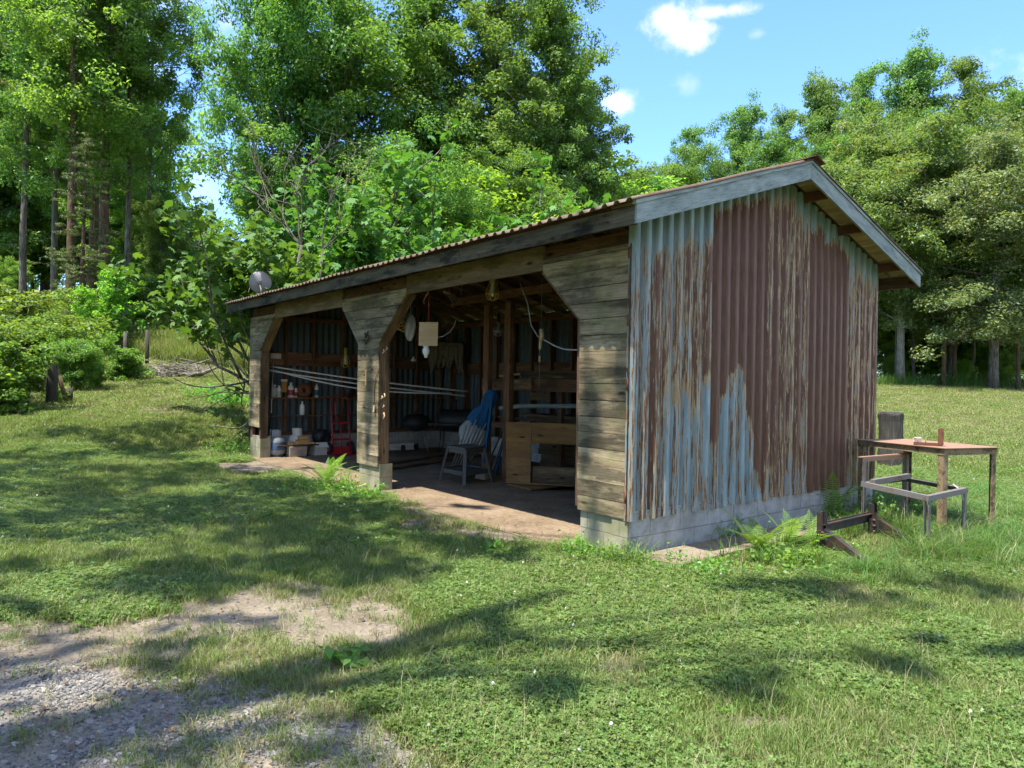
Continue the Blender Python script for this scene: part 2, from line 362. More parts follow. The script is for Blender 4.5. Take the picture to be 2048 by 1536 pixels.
M['bottle_blue'] = plain('blue_label', (.03,.12,.22), .5, .4, 0, .2, 9)
M['bottle_green'] = plain('pale_green_bottle', (.33,.37,.27), .5, .4, 0, .2, 9)
M['brush'] = plain('ochre_bristle', (.32,.17,.045), .85, .2, 0, .4, 40)
M['glass'] = plain('frosted_bulb', (.62,.66,.63), .15, .6, 0, .1, 9)
M['bark'] = None
def bark(name, a, b, c, sc=1.0):
    m, t = newmat(name); pos = t.n('ShaderNodeTexCoord').outputs['Object']
    n = t.noise(t.mapv(pos, (16*sc, 16*sc, 2.2*sc)), 1.0, 5, .7); n2 = t.noise(pos, 1.7, 3)
    f = t.math('ADD', t.math('MULTIPLY', n, .7), t.math('MULTIPLY', n2, .3))
    t.out(t.pbr(t.ramp(f, [(.36, a), (.5, b), (.64, c)]), .95, .1, normal=t.bump(n, .8, .03))); return m
M['bark'] = bark('grey_bark', (.05,.042,.033), (.14,.12,.095), (.26,.235,.19))
M['bark_brown'] = bark('brown_bark', (.055,.035,.022), (.13,.085,.055), (.22,.155,.105))
M['bark_pale'] = bark('pale_bark', (.12,.105,.08), (.26,.23,.185), (.40,.37,.31), 1.5)
def leafmat(name, dark, mid, light, transl=.36, tcol=None, rough=.5, spec=.3, obj_var=.25, tips=None):
    k_ = 1.62 if not name.endswith(('blade','clover_leaf')) else 1.0
    dark, mid, light = [tuple(min(.8, v*k_) for v in q) for q in (dark, mid, light)]
    m, t = newmat(name); r = t.attr('rnd'); orn = t.n('ShaderNodeObjectInfo').outputs['Random']
    c = t.ramp(r, [(.0, dark), (.5, mid), (.93 if tips else 1.0, light)] + ([(.96, tips)] if tips else []))
    c = t.n('ShaderNodeHueSaturation', {'Color': c, 'Hue': t.math('ADD', .5-.018, t.math('MULTIPLY', orn, .036)), 'Value': t.math('ADD', 1-obj_var/2, t.math('MULTIPLY', orn, obj_var))}).outputs[0]
    p = t.pbr(c, rough, spec)
    tc = t.mix(1.0, c, tcol or (2.3, 2.1, .75), 'MULTIPLY')
    tr = t.n('ShaderNodeBsdfTranslucent', {'Color': tc}).outputs[0]
    t.out(t.n('ShaderNodeMixShader', {0: transl, 1: p, 2: tr}).outputs[0]); return m
M['leaf_oak'] = leafmat('oak_leaf', (.035,.075,.018), (.062,.125,.026), (.098,.17,.038))
M['leaf_poplar'] = leafmat('poplar_leaf', (.040,.085,.024), (.072,.135,.034), (.115,.18,.05))
M['leaf_lime'] = leafmat('bright_understory_leaf', (.062,.13,.018), (.10,.19,.028), (.15,.25,.045), .45)
M['leaf_dark'] = leafmat('dark_woodland_leaf', (.044,.086,.02), (.074,.138,.03), (.115,.185,.045), .5)
M['leaf_grey'] = leafmat('grey_green_leaf', (.052,.085,.034), (.092,.13,.054), (.15,.185,.09), .3)
M['leaf_ail'] = leafmat('pale_compound_leaf', (.044,.092,.028), (.078,.138,.044), (.125,.19,.066), .35, tips=(.38,.24,.09))
M['leaf_fig'] = leafmat('fig_leaf', (.030,.072,.016), (.050,.112,.022), (.082,.155,.034), .28, rough=.6, spec=.2)
M['leaf_hem'] = leafmat('hemlock_frond', (.036,.058,.018), (.058,.086,.028), (.095,.115,.042), .2)
M['leaf_bush'] = leafmat('thicket_leaf', (.038,.082,.016), (.070,.130,.024), (.13,.19,.04), .38)
M['leaf_weed'] = leafmat('weed_leaf', (.045,.115,.018), (.075,.165,.027), (.115,.215,.042), .35)
M['leaf_fern'] = leafmat('fern_pinna', (.05,.11,.018), (.085,.155,.025), (.12,.20,.04), .4)
M['grass'] = leafmat('lawn_blade', (.070,.118,.022), (.118,.182,.038), (.205,.25,.078), .3, obj_var=.5)
M['grass_lush'] = leafmat('lush_blade', (.045,.11,.02), (.075,.155,.03), (.12,.21,.05), .35, obj_var=.4)
M['grass_dry'] = leafmat('dry_blade', (.16,.155,.06), (.24,.225,.10), (.34,.305,.155), .25, (1.3,1.2,.9), obj_var=.4)
M['clover'] = leafmat('clover_leaf', (.070,.125,.024), (.115,.185,.038), (.185,.255,.07), .32, obj_var=.35)
M['dead_leaf'] = leafmat('dead_leaf_blade', (.08,.045,.022), (.16,.095,.045), (.27,.18,.09), .1, (1,1,1), obj_var=.5)
M['petal'] = plain('clover_blossom', (.62,.62,.55), .8, .2)
M['stone'] = None
def stonem():
    m, t = newmat('gravel_stone'); orn = t.n('ShaderNodeObjectInfo').outputs['Random']; pos = t.n('ShaderNodeTexCoord').outputs['Object']
    c = t.ramp(orn, [(0, (.10,.096,.088)), (.45, (.185,.176,.16)), (.8, (.275,.257,.226)), (1, (.40,.365,.315))])
    t.out(t.pbr(t.mix(t.noise(pos, 60, 3), c, t.mix(.4, c, (.1,.1,.1))), .9, .2)); return m
M['stone'] = stonem()
def groundmat():
    m, t = newmat('lawn_dirt_and_gravel'); pos = t.n('ShaderNodeTexCoord').outputs['Object']
    ms = t.n('ShaderNodeAttribute', attribute_name='cover').outputs['Color']; sp = t.n('ShaderNodeSeparateColor', {0: ms})
    gr, gv, dry = sp.outputs[0], sp.outputs[1], sp.outputs[2]
    n = t.noise(pos, 3.0, 6, .7); n2 = t.noise(pos, 38, 4, .7); n3 = t.noise(pos, 170, 3, .6); big = t.noise(pos, .35, 4, .6)
    soil = t.ramp(t.math('ADD', t.math('MULTIPLY', n, .5), t.math('MULTIPLY', n2, .5)), [(.34, (.105,.082,.054)), (.5, (.20,.165,.117)), (.66, (.31,.262,.195))])
    vo = t.n('ShaderNodeTexVoronoi', {'Vector': pos, 'Scale': 52}); 
    grav = t.mix(t.sstep(n, .36, .62), t.ramp(t.n('ShaderNodeSeparateColor', {0: vo.outputs['Color']}).outputs[0], [(0, (.11,.105,.096)), (.5, (.20,.188,.168)), (1, (.31,.285,.245))]), soil)
    thatch = t.ramp(t.math('ADD', t.math('MULTIPLY', n2, .6), t.math('MULTIPLY', n3, .4)), [(.32, (.045,.052,.018)), (.5, (.095,.11,.036)), (.68, (.19,.185,.075))])
    field = t.ramp(t.math('ADD', t.math('MULTIPLY', n3, .4), t.math('ADD', t.math('MULTIPLY', n2, .35), t.math('MULTIPLY', n, .25))), [(.38, (.075,.105,.024)), (.5, (.15,.17,.05)), (.62, (.25,.24,.10))])
    fieldd = t.ramp(t.math('ADD', t.math('MULTIPLY', n3, .5), t.math('MULTIPLY', n, .5)), [(.36, (.13,.135,.04)), (.5, (.23,.215,.08)), (.64, (.33,.29,.14))])
    field = t.mix(t.math('MULTIPLY', t.math('MULTIPLY', dry, .6), t.sstep(t.math('ADD', t.math('MULTIPLY', big, .5), t.math('MULTIPLY', n, .5)), .40, .62)), field, fieldd)
    far = t.attr('far')
    c = t.mix(t.sstep(t.math('ADD', gr, t.math('MULTIPLY', t.math('SUBTRACT', n2, .5), .5)), .32, .62), t.mix(gv, soil, grav), t.mix(far, thatch, field))
    h = t.math('ADD', t.math('MULTIPLY', n2, .6), t.math('MULTIPLY', n3, .4))
    t.out(t.pbr(c, .95, .1, normal=t.bump(h, .7, .03))); return m
M['ground'] = groundmat()
# ------------------------------------------------------------------ terrain
L_, W_, HB = 9.74, 4.36, 0.34            # shed length, depth, height of the block base
def ab(x, y):
    dx = np.asarray(x, float)-CAM[0]; dy = np.asarray(y, float)-CAM[1]
    return dx*FH[0]+dy*FH[1], dx*RH[0]+dy*RH[1]
def terr(x, y):
    x = np.asarray(x, float); y = np.asarray(y, float); a, b = ab(x, y); q = b/np.maximum(a, 1.0)
    wl = 1-smooth(-.44, -.20, q)
    hl = np.interp(a, [0,12.5,15,18,23,28,35,45,60,100,400], [0,0,.28,.74,1.25,1.75,3.6,6.0,8.6,13,20])
    hr = np.interp(a, [0,17,45,70,120,400], [0,0,1.85,2.2,3.2,6])
    h = wl*hl+(1-wl)*hr
    dxr = np.maximum(np.maximum(-L_-.5-x, x-.7), 0); dyr = np.maximum(np.maximum(-.8-y, y-W_-.5), 0)
    m = smooth(0, 3.0, np.hypot(dxr, dyr))
    h = h*m*np.where(a > 0, 1, 0)
    h = h+m*smooth(3, 12, a)*(fbm(x*.35, y*.35, 3)-.5)*.22+m*(fbm(x*1.4, y*1.4, 9)-.5)*.05
    return h
def tz(x, y): return float(terr(np.array([x]), np.array([y]))[0])
def ground_at(px, D):
    """world point on the terrain seen in direction px at depth D"""
    d = oD(px, 768, D); return np.array([d[0], d[1], tz(d[0], d[1])])
def poly_sd(P, x, y):
    """signed distance to polygon (negative inside)"""
    P = np.array(P); d = np.full(np.shape(x), 1e9); ins = np.zeros(np.shape(x), bool)
    for i in range(len(P)):
        a = P[i]; b = P[(i+1)%len(P)]; e = b-a; L2 = (e**2).sum()
        tt = np.clip(((x-a[0])*e[0]+(y-a[1])*e[1])/L2, 0, 1)
        d = np.minimum(d, np.hypot(x-a[0]-tt*e[0], y-a[1]-tt*e[1]))
        c = ((a[1] > y) != (b[1] > y)) & (x < (b[0]-a[0])*(y-a[1])/((b[1]-a[1]) if abs(b[1]-a[1]) > 1e-9 else 1e-9)+a[0]); ins ^= c
    return np.where(ins, -d, d)
def gp(*pp): return [oZ(px, py)[:2] for px, py in pp]
DIRT = gp((-500,1270),(0,1250),(160,1235),(330,1215),(480,1180),(640,1165),(760,1190),(830,1240),(850,1300),(800,1350),(790,1400),(840,1450),(1000,1540),(900,1900),(-600,1900))
GRAV = gp((-500,1360),(0,1355),(160,1345),(260,1370),(420,1365),(600,1400),(740,1440),(880,1500),(960,1600),(1000,1800),(600,2200),(-900,2200))
BARE = [gp((1000,1440),(1080,1400),(1130,1440),(1120,1540),(1020,1560)), gp((1180,1310),(1290,1310),(1270,1365),(1200,1370)), gp((1440,1430),(1620,1430),(1640,1480),(1450,1500)), gp((1400,1500),(1560,1490),(1600,1560),(1380,1560)),
        gp((790,1065),(1000,1085),(1165,1095),(1165,1062),(900,1030),(770,985)), gp((500,905),(720,950),(715,985),(620,965),(510,930)), gp((430,925),(540,930),(560,950),(450,950)), gp((290,860),(350,862),(340,880),(280,878))]
SHADE_PATH = gp((1860,1090),(1960,1080),(2060,1090),(2060,1130),(1900,1120))
def cover(x, y):
    """grass amount, gravel amount, dryness"""
    n = fbm(x*1.1, y*1.1, 21, 5); n2 = fbm(x*4.5, y*4.5, 33, 4)
    wob = (n-.5)*1.6+(n2-.5)*.7
    g = smooth(-.20, .35, poly_sd(DIRT, x, y)+wob*.6)
    tuft = smooth(.55, .68, fbm(x*2.6, y*2.6, 61, 4))
    gv = 1-smooth(-.12, .28, poly_sd(GRAV, x, y)+wob*.35)
    g = np.maximum(g, tuft*.24*(1-.9*gv))
    for P in BARE: g = np.minimum(g, smooth(-.12, .15, poly_sd(P, x, y)+wob*.3))
    g = np.minimum(g, smooth(-.05, .12, poly_sd([(-L_-.1,-.12),(.02,-.12),(.02,W_),(-L_-.1,W_)], x, y)+wob*.1))
    g = g*(1-.75*gv)
    a, b = ab(x, y)
    dry = np.clip(smooth(14, 24, a)*(.55+.45*smooth(-.1, .5, b/np.maximum(a,1)))+smooth(.55, .7, n)*.45, 0, 1)
    return g, gv, dry
def build_ground():
    def axis(c, fine, r0, r1, n0, n1):
        u = np.linspace(-1, 1, 2*n0+1)*r0; o = r0*(r1/r0)**(np.linspace(0, 1, n1+1)[1:])
        return c+np.concatenate([-o[::-1], u, o])
    xs = axis(-2.5, 0, 11.0, 900, 95, 90); ys = axis(.5, 0, 9.0, 900, 80, 90)
    X, Y = np.meshgrid(xs, ys, indexing='ij'); x = X.ravel(); y = Y.ravel()
    Z = terr(x, y); nx, ny = len(xs), len(ys)
    inside = (x > -L_-.2) & (x < .02) & (y > -.1) & (y < W_+.1)
    Z = np.where(inside, -.03, Z)
    i = np.arange(nx*ny).reshape(nx, ny)
    F = np.stack([i[:-1,:-1].ravel(), i[1:,:-1].ravel(), i[1:,1:].ravel(), i[:-1,1:].ravel()], 1)
    g, gv, dry = cover(x, y); a, b = ab(x, y)
    me = np_mesh('ground', np.stack([x, y, Z], 1), F, M['ground'], {'cover': ('POINT', np.stack([g, gv, dry, np.ones_like(g)], 1)), 'far': ('POINT', smooth(9, 22, a))}, True)
    np_obj('ground', me, kind='structure')
build_ground()
b = MB(); b.box((-L_+.02,-.16,-.10), (-.02,W_-.02,.004)); b.build('floor', M['floor'], kind='structure')
b = MB(); b.prism([(.06,.02,.055),(.46,.10,.05),(.44,1.6,.06),(.42,3.1,.06),(.07,3.1,.065)], (0,0,-.12)); b.build('path', M['walk'], kind='structure')

# ------------------------------------------------------------------ shed
SL = 0.3263; ZF = 2.718; OF = 0.342; OS = 0.345; YR = W_/2
def zu(y):  # underside of the roof deck (top of rake boards)
    yy = y if y <= YR else W_-y
    return ZF+.150+SL*(yy+OF)
shed = thing('shed', 'long open fronted wooden shed with two bays and a rusty corrugated gable wall', 'shed', (-L_/2, W_/2, 0))
def clip_panel(name, left, right, z0, z1, label=None):
    """horizontal boards between two polylines left(z), right(z) given as [(z,x)...]"""
    b = MB(); z = z0; k = 0
    fl = lambda zz: float(np.interp(zz, [q[0] for q in left], [q[1] for q in left])); fr = lambda zz: float(np.interp(zz, [q[0] for q in right], [q[1] for q in right]))
    while z < z1-.01:
        h = RND.uniform(.136, .148); zt = min(z+h-RND.uniform(.003,.007), z1)
        bl = [q[0] for q in left if z < q[0] < zt]; br = [q[0] for q in right if z < q[0] < zt]
        dl, dr = RND.uniform(-.004,.004), RND.uniform(-.004,.004)
        P = [(fl(z)+dl, z)]+[(fr(z)+dr, z)]+[(fr(q)+dr, q) for q in br]+[(fr(zt)+dr, zt)]+[(fl(zt)+dl, zt)]+[(fl(q)+dl, q) for q in reversed(bl)]
        y0 = RND.uniform(-.003, .003); tlt = RND.uniform(-.003,.003)
        b.prism([(x, y0-(zz-z)*.02, zz+tlt*(x-P[0][0])) for x, zz in P], (0,.021,0), RND.random(), (1,0,0)); z += h
    return b.build(name, M['siding'], shed, label)
clip_panel('siding_panel', [(0,-.62),(2.06,-.63),(2.55,-1.16),(3,-1.16)], [(0,-.022),(3,-.022)], HB, 2.665)
clip_panel('siding_panel', [(0,-5.09),(1.98,-5.13),(2.52,-5.66),(3,-5.66)], [(0,-4.47),(1.98,-4.50),(2.58,-3.80),(3,-3.80)], HB-.02, 2.645)
clip_panel('siding_panel', [(0,-9.74),(3,-9.74)], [(0,-9.16),(2.0,-9.14),(2.6,-8.44),(3,-8.44)], .57, 2.63)
for lo, hi in (((-3.79,.002,2.565),(-1.165,.036,2.80)), ((-8.43,.002,2.545),(-5.67,.036,2.80))):
    b = MB(); b.box(lo, hi); b.build('header_board', M['header'], shed)
b = MB(); b.beam((-9.7,.075,2.72),(-.03,.075,2.72),.075,.13); b.build('header_beam', M['frame'], shed)
# posts, jambs and braces behind the siding
def jamb(xa, za, xb, zb, w=.05, d=.14):
    b = MB(); b.frame(((xa+xb)/2, .024+d/2, (za+zb)/2), np.array([xb-xa,0,zb-za])/math.hypot(xb-xa, zb-za), np.array([0,1,0.]), np.cross(np.array([xb-xa,0,zb-za])/math.hypot(xb-xa,zb-za), [0,1,0.]), math.hypot(xb-xa,zb-za)/2, d/2, w/2); return b
for (p0, p1, nm, mt) in (((-4.50,.36,-4.53,1.99), None, 'jamb', 'jamb'), ((-4.53,1.99,-3.83,2.59), None, 'brace', 'jamb'), ((-5.06,.36,-5.10,1.98), None, 'jamb', 'jamb'), ((-5.10,1.98,-5.63,2.52), None, 'brace', 'jamb'),
        ((-9.18,.36,-9.17,2.0), None, 'jamb', 'jamb'), ((-9.17,2.0,-8.47,2.58), None, 'brace', 'jamb'), ((-.65,.36,-.66,2.07), None, 'jamb', 'frame'), ((-.66,2.07,-1.19,2.56), None, 'brace', 'frame')):
    jamb(*p0).build(nm, M[mt], shed, bevel=.004)
for x in (-.1, -4.78, -9.66):
    b = MB(); b.box((x-.06,.026,.36),(x+.06,.15,2.65)); b.build('corner_post', M['frame'], shed)
# block base
def blockwall(lo, hi, name, mt):
    lo = np.array(lo); hi = np.array(hi); b = MB(); V = []; F = []; U = []
    def face(P, uax):
        k = len(V); V.extend(P); F.append((k,k+1,k+2,k+3)); U.append([(p[uax]+.11, p[2]+.02) for p in P])
    x0,y0,z0 = lo; x1,y1,z1 = hi
    face([(x0,y0,z0),(x1,y0,z0),(x1,y0,z1),(x0,y0,z1)],0); face([(x1,y1,z0),(x0,y1,z0),(x0,y1,z1),(x1,y1,z1)],0)
    face([(x1,y0,z0),(x1,y1,z0),(x1,y1,z1),(x1,y0,z1)],1); face([(x0,y1,z0),(x0,y0,z0),(x0,y0,z1),(x0,y1,z1)],1)
    face([(x0,y0,z1),(x1,y0,z1),(x1,y1,z1),(x0,y1,z1)],0); face([(x0,y0,z0),(x0,y1,z0),(x1,y1,z0),(x1,y0,z0)],0)
    b.add(V, F, U); return b.build(name, M[mt], shed)
blockwall((-.20,.032,-.2),(-.014,W_-.01,.40),'block_footing','block'); blockwall((-.605,.030,-.2),(-.202,.23,.37),'block_pier','pier')
blockwall((-.2,.012,-.2),(-.016,.031,.34),'block_pier','pier')
blockwall((-5.07,.028,-.2),(-4.47,.22,.355),'block_pier','pier'); blockwall((-9.72,.03,-.2),(-9.16,.22,.40),'block_pier','pier')
blockwall((-9.72,.222,-.2),(-9.54,W_-.01,.38),'block_footing','block'); blockwall((-9.538,W_-.2,-.2),(-.202,W_-.012,.38),'block_footing','block')
# rusty corrugated gable wall, one vertex grid with a rust level per point
def corr(lo, hi, pitch, depth, nz, ztop, zbot, plane, xw, sub=1):
    """corrugated sheet along y (plane='x') or x (plane='y')"""
    prof = [(0,0),(.05,1),(.52,1),(.57,0)]
    s = []; o = []; k = 0
    while lo+k*pitch < hi:
        for a, d in prof:
            q = lo+(k+a)*pitch
            if q <= hi: s.append(q); o.append(d*depth)
        k += 1
    s.append(hi); o.append(0); s = np.array(s); o = np.array(o)
    tt = np.linspace(0, 1, nz); zt = np.array([ztop(q) for q in s])
    S = np.repeat(s[:,None], nz, 1); O = np.repeat(o[:,None], nz, 1); Z = zbot+(zt[:,None]-zbot)*tt[None,:]
    i = np.arange(len(s)*nz).reshape(len(s), nz)
    F = np.stack([i[:-1,:-1].ravel(), i[1:,:-1].ravel(), i[1:,1:].ravel(), i[:-1,1:].ravel()], 1)
    if plane == 'x': V = np.stack([(xw+O).ravel(), S.ravel(), Z.ravel()], 1)
    else: V = np.stack([S.ravel(), (xw+O).ravel(), Z.ravel()], 1)
    return V, F, S, Z, O
V, F, S, Z, O = corr(-.005, W_+.01, .142, .066, 150, lambda q: zu(q)-.02, HB, 'x', -.046)
s = S.ravel(); z = Z.ravel(); rib = np.floor((s+.005)/.142+.15); nz_ = O.shape[1]
V[:,2] += np.where(Z.ravel() < HB+.001, (_hash(rib.astype(np.int64), rib.astype(np.int64)*3, 8)-.5)*.03, 0)
top = np.array([zu(q) for q in s]); rr = _hash(rib.astype(np.int64), np.zeros(len(s), np.int64), 5); r2 = _hash(rib.astype(np.int64), np.ones(len(s), np.int64), 6)
rust = np.zeros(len(s)); tan = np.full(len(s), .10); dtop = top-z
p1 = s < 1.08; p2 = (s >= 1.08) & (s < 1.99); p3 = (s >= 1.99) & (s < 2.80); p4 = (s >= 2.80) & (s < 3.60); p5 = s >= 3.60
# height per rib up to which blue paint has survived
flame = np.where(p1, np.where(s < .22, 9, np.where(s < .36, .2, 1.38+.40*(rr-.4)-.25*(r2 > .8))), np.where(p2, 1.95-2.9*np.abs(s-1.47)+.45*(rr-.5), 0))
fl = smooth(.10, -.10, z-flame)
rust = np.where(p1, .49+.36*(rr-.5), np.where(p3, .60+.22*(rr-.5), np.where(p5, .54+.2*(rr-.5), 1.35)))
tan = np.where(p1, .15, np.where(p3, .20, np.where(p5, .23, .10)))
low = np.where(s < .22, .42, .25+.20*r2); rust = np.where(p1 | p2, rust*(1-fl)+low*fl, rust); tan = np.where(p1 | p2, tan*(1-fl)+.10*fl, tan)
edge = np.exp(-((z-flame)/.16)**2)*(p1 | p2); tan = tan+.16*edge*(flame < 5); rust = rust-.10*edge*(flame < 5)*p1
rust = rust-.16*smooth(.9, .4, z)*p3
tb = dtop-np.where(p2 | p4, .03+.10*rr, np.where(p1, .05+.28*rr, .0+.10*rr)); rust = rust*smooth(0, .40, tb)+(-.05)*(1-smooth(0, .40, tb)); tan = tan*smooth(-.15, .2, tb)
o = np_mesh('gable_wall', V-ORG[shed.name], F, M['rust_wall'], {'rust': ('POINT', rust), 'tan': ('POINT', tan)})
g = np_obj('gable_wall', o, shed, label='rusty corrugated metal wall with blue paint flaking off')
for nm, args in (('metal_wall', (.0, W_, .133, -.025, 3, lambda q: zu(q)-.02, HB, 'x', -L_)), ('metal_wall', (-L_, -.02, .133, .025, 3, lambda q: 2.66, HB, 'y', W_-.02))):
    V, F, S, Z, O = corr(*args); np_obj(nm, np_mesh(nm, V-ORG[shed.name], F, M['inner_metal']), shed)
V, F, S, Z, O = corr(.02, W_-.03, .133, .012, 3, lambda q: zu(q)-.03, HB+.02, 'x', -.045)
# roof
def roof(side):
    pitch = .132; prof = [(0,0),(.14,1),(.42,1),(.56,0)]; x0, x1 = -L_-OS-.05, OS+.05
    s = []; o = []; k = 0
    while x0+k*pitch < x1:
        for a, d in prof:
            q = x0+(k+a)*pitch
            if q < x1: s.append(q); o.append(d*.026)
        k += 1
    s = np.array(s); o = np.array(o); ys = np.linspace(-OF-.075, YR+.005, 12); V = []
    for j, y in enumerate(ys):
        y2 = y if side > 0 else W_-y
        V.append(np.stack([s, np.full(len(s), y2), ZF+.150+SL*(y+OF)+.034+o+(.004*np.sin(s*3+j) if 0 < j < 11 else 0)+(np.sin(s*7.1)*.004+np.sin(s*2.3)*.004 if j == 0 else 0)], 1))
    V = np.concatenate(V); n = len(s); i = np.arange(12*n).reshape(12, n)
    F = np.stack([i[:-1,:-1].ravel(), i[:-1,1:].ravel(), i[1:,1:].ravel(), i[1:,:-1].ravel()], 1)
    me = np_mesh('roof_sheet', V-ORG[shed.name], F, M['roof_metal']); ob = np_obj('roof_sheet', me, shed); md = ob.modifiers.new('thick', 'SOLIDIFY'); md.thickness = .006
roof(1); roof(-1)
rc = MB(); zr = zu(YR)+.064
rc.prism([(OS+.06,YR,zr+.012),(OS+.06,YR-.16,zr-.045),(OS+.06,YR-.16,zr-.052),(OS+.06,YR,zr+.004),(OS+.06,YR+.16,zr-.052),(OS+.06,YR+.16,zr-.045)], (-L_-2*OS-.12,0,0)); rc.build('ridge_cap', M['rust'], shed)
for x0, lab in ((OS-.022, 'rake_board'), (-L_-OS, 'rake_board')):
    for sgn in (1, -1):
        b = MB(); yy = lambda y: y if sgn > 0 else W_-y
        P = [(x0, yy(-OF), ZF), (x0, yy(YR-(.0015 if sgn>0 else .0015)), ZF+SL*(YR+OF)), (x0, yy(YR-.0015), zu(YR)), (x0, yy(-OF), zu(-OF))]
        b.prism(P, (.022,0,0), None, np.array([0, 1*sgn, SL])/math.hypot(1, SL)); b.build('rake_board', M['rake'], shed)
        b = MB(); P = [(x0-.006, yy(-OF-.02), zu(-OF)+.002-SL*.02), (x0-.006, yy(YR-.0015), zu(YR)+.002), (x0-.006, yy(YR-.0015), zu(YR)+.034), (x0-.006, yy(-OF-.02), zu(-OF)+.034-SL*.02)]
        b.prism(P, (.040,0,0), None, np.array([0, 1*sgn, SL])/math.hypot(1, SL)); b.build('drip_edge', M['rake'], shed)
b = MB(); b.box((-L_-OS+.024,-OF-.001,ZF+.002),(-5.2,-OF+.036,ZF+.146)); b.box((-5.197,-OF-.003,ZF),(-2.1,-OF+.036,ZF+.147)); b.box((-2.097,-OF+.001,ZF+.001),(OS-.024,-OF+.036,ZF+.145)); b.build('fascia', M['fascia'], shed, 'front fascia board blackened with age')
b = MB(); b.box((-L_-OS+.024,W_+OF-.036,ZF),(OS-.024,W_+OF+.001,ZF+.146)); b.build('fascia', M['frame'], shed)
# deck boards under the sheets at the eaves overhangs and purlins inside
def slope_board(x0, x1, ya, yb, zoff, th, sgn):
    b = MB(); yy = lambda y: y if sgn > 0 else W_-y
    b.prism([(x0, yy(ya), zu(ya)+zoff), (x1, yy(ya), zu(ya)+zoff), (x1, yy(yb), zu(yb)+zoff), (x0, yy(yb), zu(yb)+zoff)], (0,0,th), None, (1,0,0)); return b
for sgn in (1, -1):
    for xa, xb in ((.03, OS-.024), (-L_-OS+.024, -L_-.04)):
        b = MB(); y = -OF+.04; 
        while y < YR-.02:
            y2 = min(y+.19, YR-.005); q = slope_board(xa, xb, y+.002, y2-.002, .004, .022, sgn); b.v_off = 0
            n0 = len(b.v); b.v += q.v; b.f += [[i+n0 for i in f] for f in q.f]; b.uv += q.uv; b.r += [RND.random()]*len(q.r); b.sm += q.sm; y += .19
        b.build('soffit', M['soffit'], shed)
    for y in np.arange(.06, YR-.1, .47):
        for seg in ((-9.7,-5.0),(-4.99,-.05)):
            slope_board(seg[0], seg[1], y, y+.10, .004, .022, sgn).build('purlin', M['frame'], shed)
    for y in (.02, .98, 1.72, ):
        b = MB(); yy = y if sgn > 0 else W_-y; b.beam((.012,yy,zu(y)-.05),(OS-.026,yy,zu(y)-.05),.045,.095); b.build('lookout', M['rust'], shed)
    # rear eave deck, lit from the field behind, and the front one
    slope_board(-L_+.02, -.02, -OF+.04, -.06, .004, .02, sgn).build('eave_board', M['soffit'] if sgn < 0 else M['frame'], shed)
# rafters
for x in np.arange(-9.62, -.1, .608):
    for sgn in (1, -1):
        b = MB(); yy = lambda y: y if sgn > 0 else W_-y
        b.prism([(x, yy(-OF+.042), zu(-OF+.042)-.0), (x, yy(YR-.02), zu(YR-.02)), (x, yy(YR-.02), zu(YR-.02)-.14), (x, yy(-OF+.042), zu(-OF+.042)-.13)], (.04,0,0), None, np.array([0, sgn, SL])/math.hypot(1, SL)); b.build('rafter', M['frame'], shed)
b = MB(); b.box((-9.7,YR-.019,zu(YR)-.2),(-.03,YR+.019,zu(YR)-.003)); b.build('ridge_board', M['frame'], shed)
# studs, girts, plates, shelves of the end wall and the back wall
for y in (.10, .66, 1.22, 1.86, 2.46, 3.06, 3.62, 4.22):
    b = MB(); b.box((-9.71,y-.022,.385),(-9.60,y+.022,zu(y)-.04)); b.build('stud', M['frame'], shed)
for z0, z1 in ((1.74,1.86),(1.865,2.0)):
    b = MB()
    for ya, yb in zip((.10,.66,1.22,1.86,2.46,3.06,3.62),(.66,1.22,1.86,2.46,3.06,3.62,4.22)): b.box((-9.70,ya+.024,z0),(-9.655,yb-.024,z1))
    b.build('girt', M['frame'], shed)
b = MB(); b.box((-9.70,.05,2.62),(-9.61,4.3,2.70)); b.build('wall_plate', M['frame'], shed)
b = MB(); b.box((-9.71,.2,.386),(-9.58,4.3,.44)); b.build('sill_plate', M['frame'], shed)
for z, y1 in ((1.115,4.25),(.77,2.44)):
    b = MB(); b.box((-9.596,.12,z-.022),(-9.44,y1,z)); b.build('shelf', M['frame'], shed)
xs_b = list(np.arange(-9.2, -.2, .56))
for x in xs_b:
    b = MB(); b.box((x-.022,W_-.15,.385),(x+.022,W_-.035,2.65)); b.build('stud', M['frame'], shed)
for z0, z1 in ((.76,.80),(1.64,1.88)):
    b = MB()
    for xa, xb in zip(xs_b[:-1], xs_b[1:]): b.box((xa+.024,W_-.09,z0),(xb-.024,W_-.04,z1))
    b.build('girt', M['frame'], shed)
b = MB(); b.box((-9.6,W_-.15,2.652),(-.05,W_-.035,2.74)); b.build('wall_plate', M['frame'], shed)
for y in (.7, 1.3, 1.9, 2.5, 3.1, 3.7):
    b = MB(); b.box((-.15,y-.022,.41),(-.05,y+.022,zu(y)-.04)); b.build('stud', M['frame'], shed)
# interior posts with tie beam
pa, pb = oY(976,700,2.18), oY(1018,700,2.18)
for q in (pa, pb):
    b = MB(); b.box((q[0]-.07,2.14,.006),(q[0]+.07,2.225,2.70)); b.build('post', M['frame'], shed)
b = MB(); b.beam(oY(910,606,2.18)+[0,-.06,0], oY(1112,575,2.18)+[0,-.06,0], .04, .12); b.build('tie_beam', M['frame'], shed)
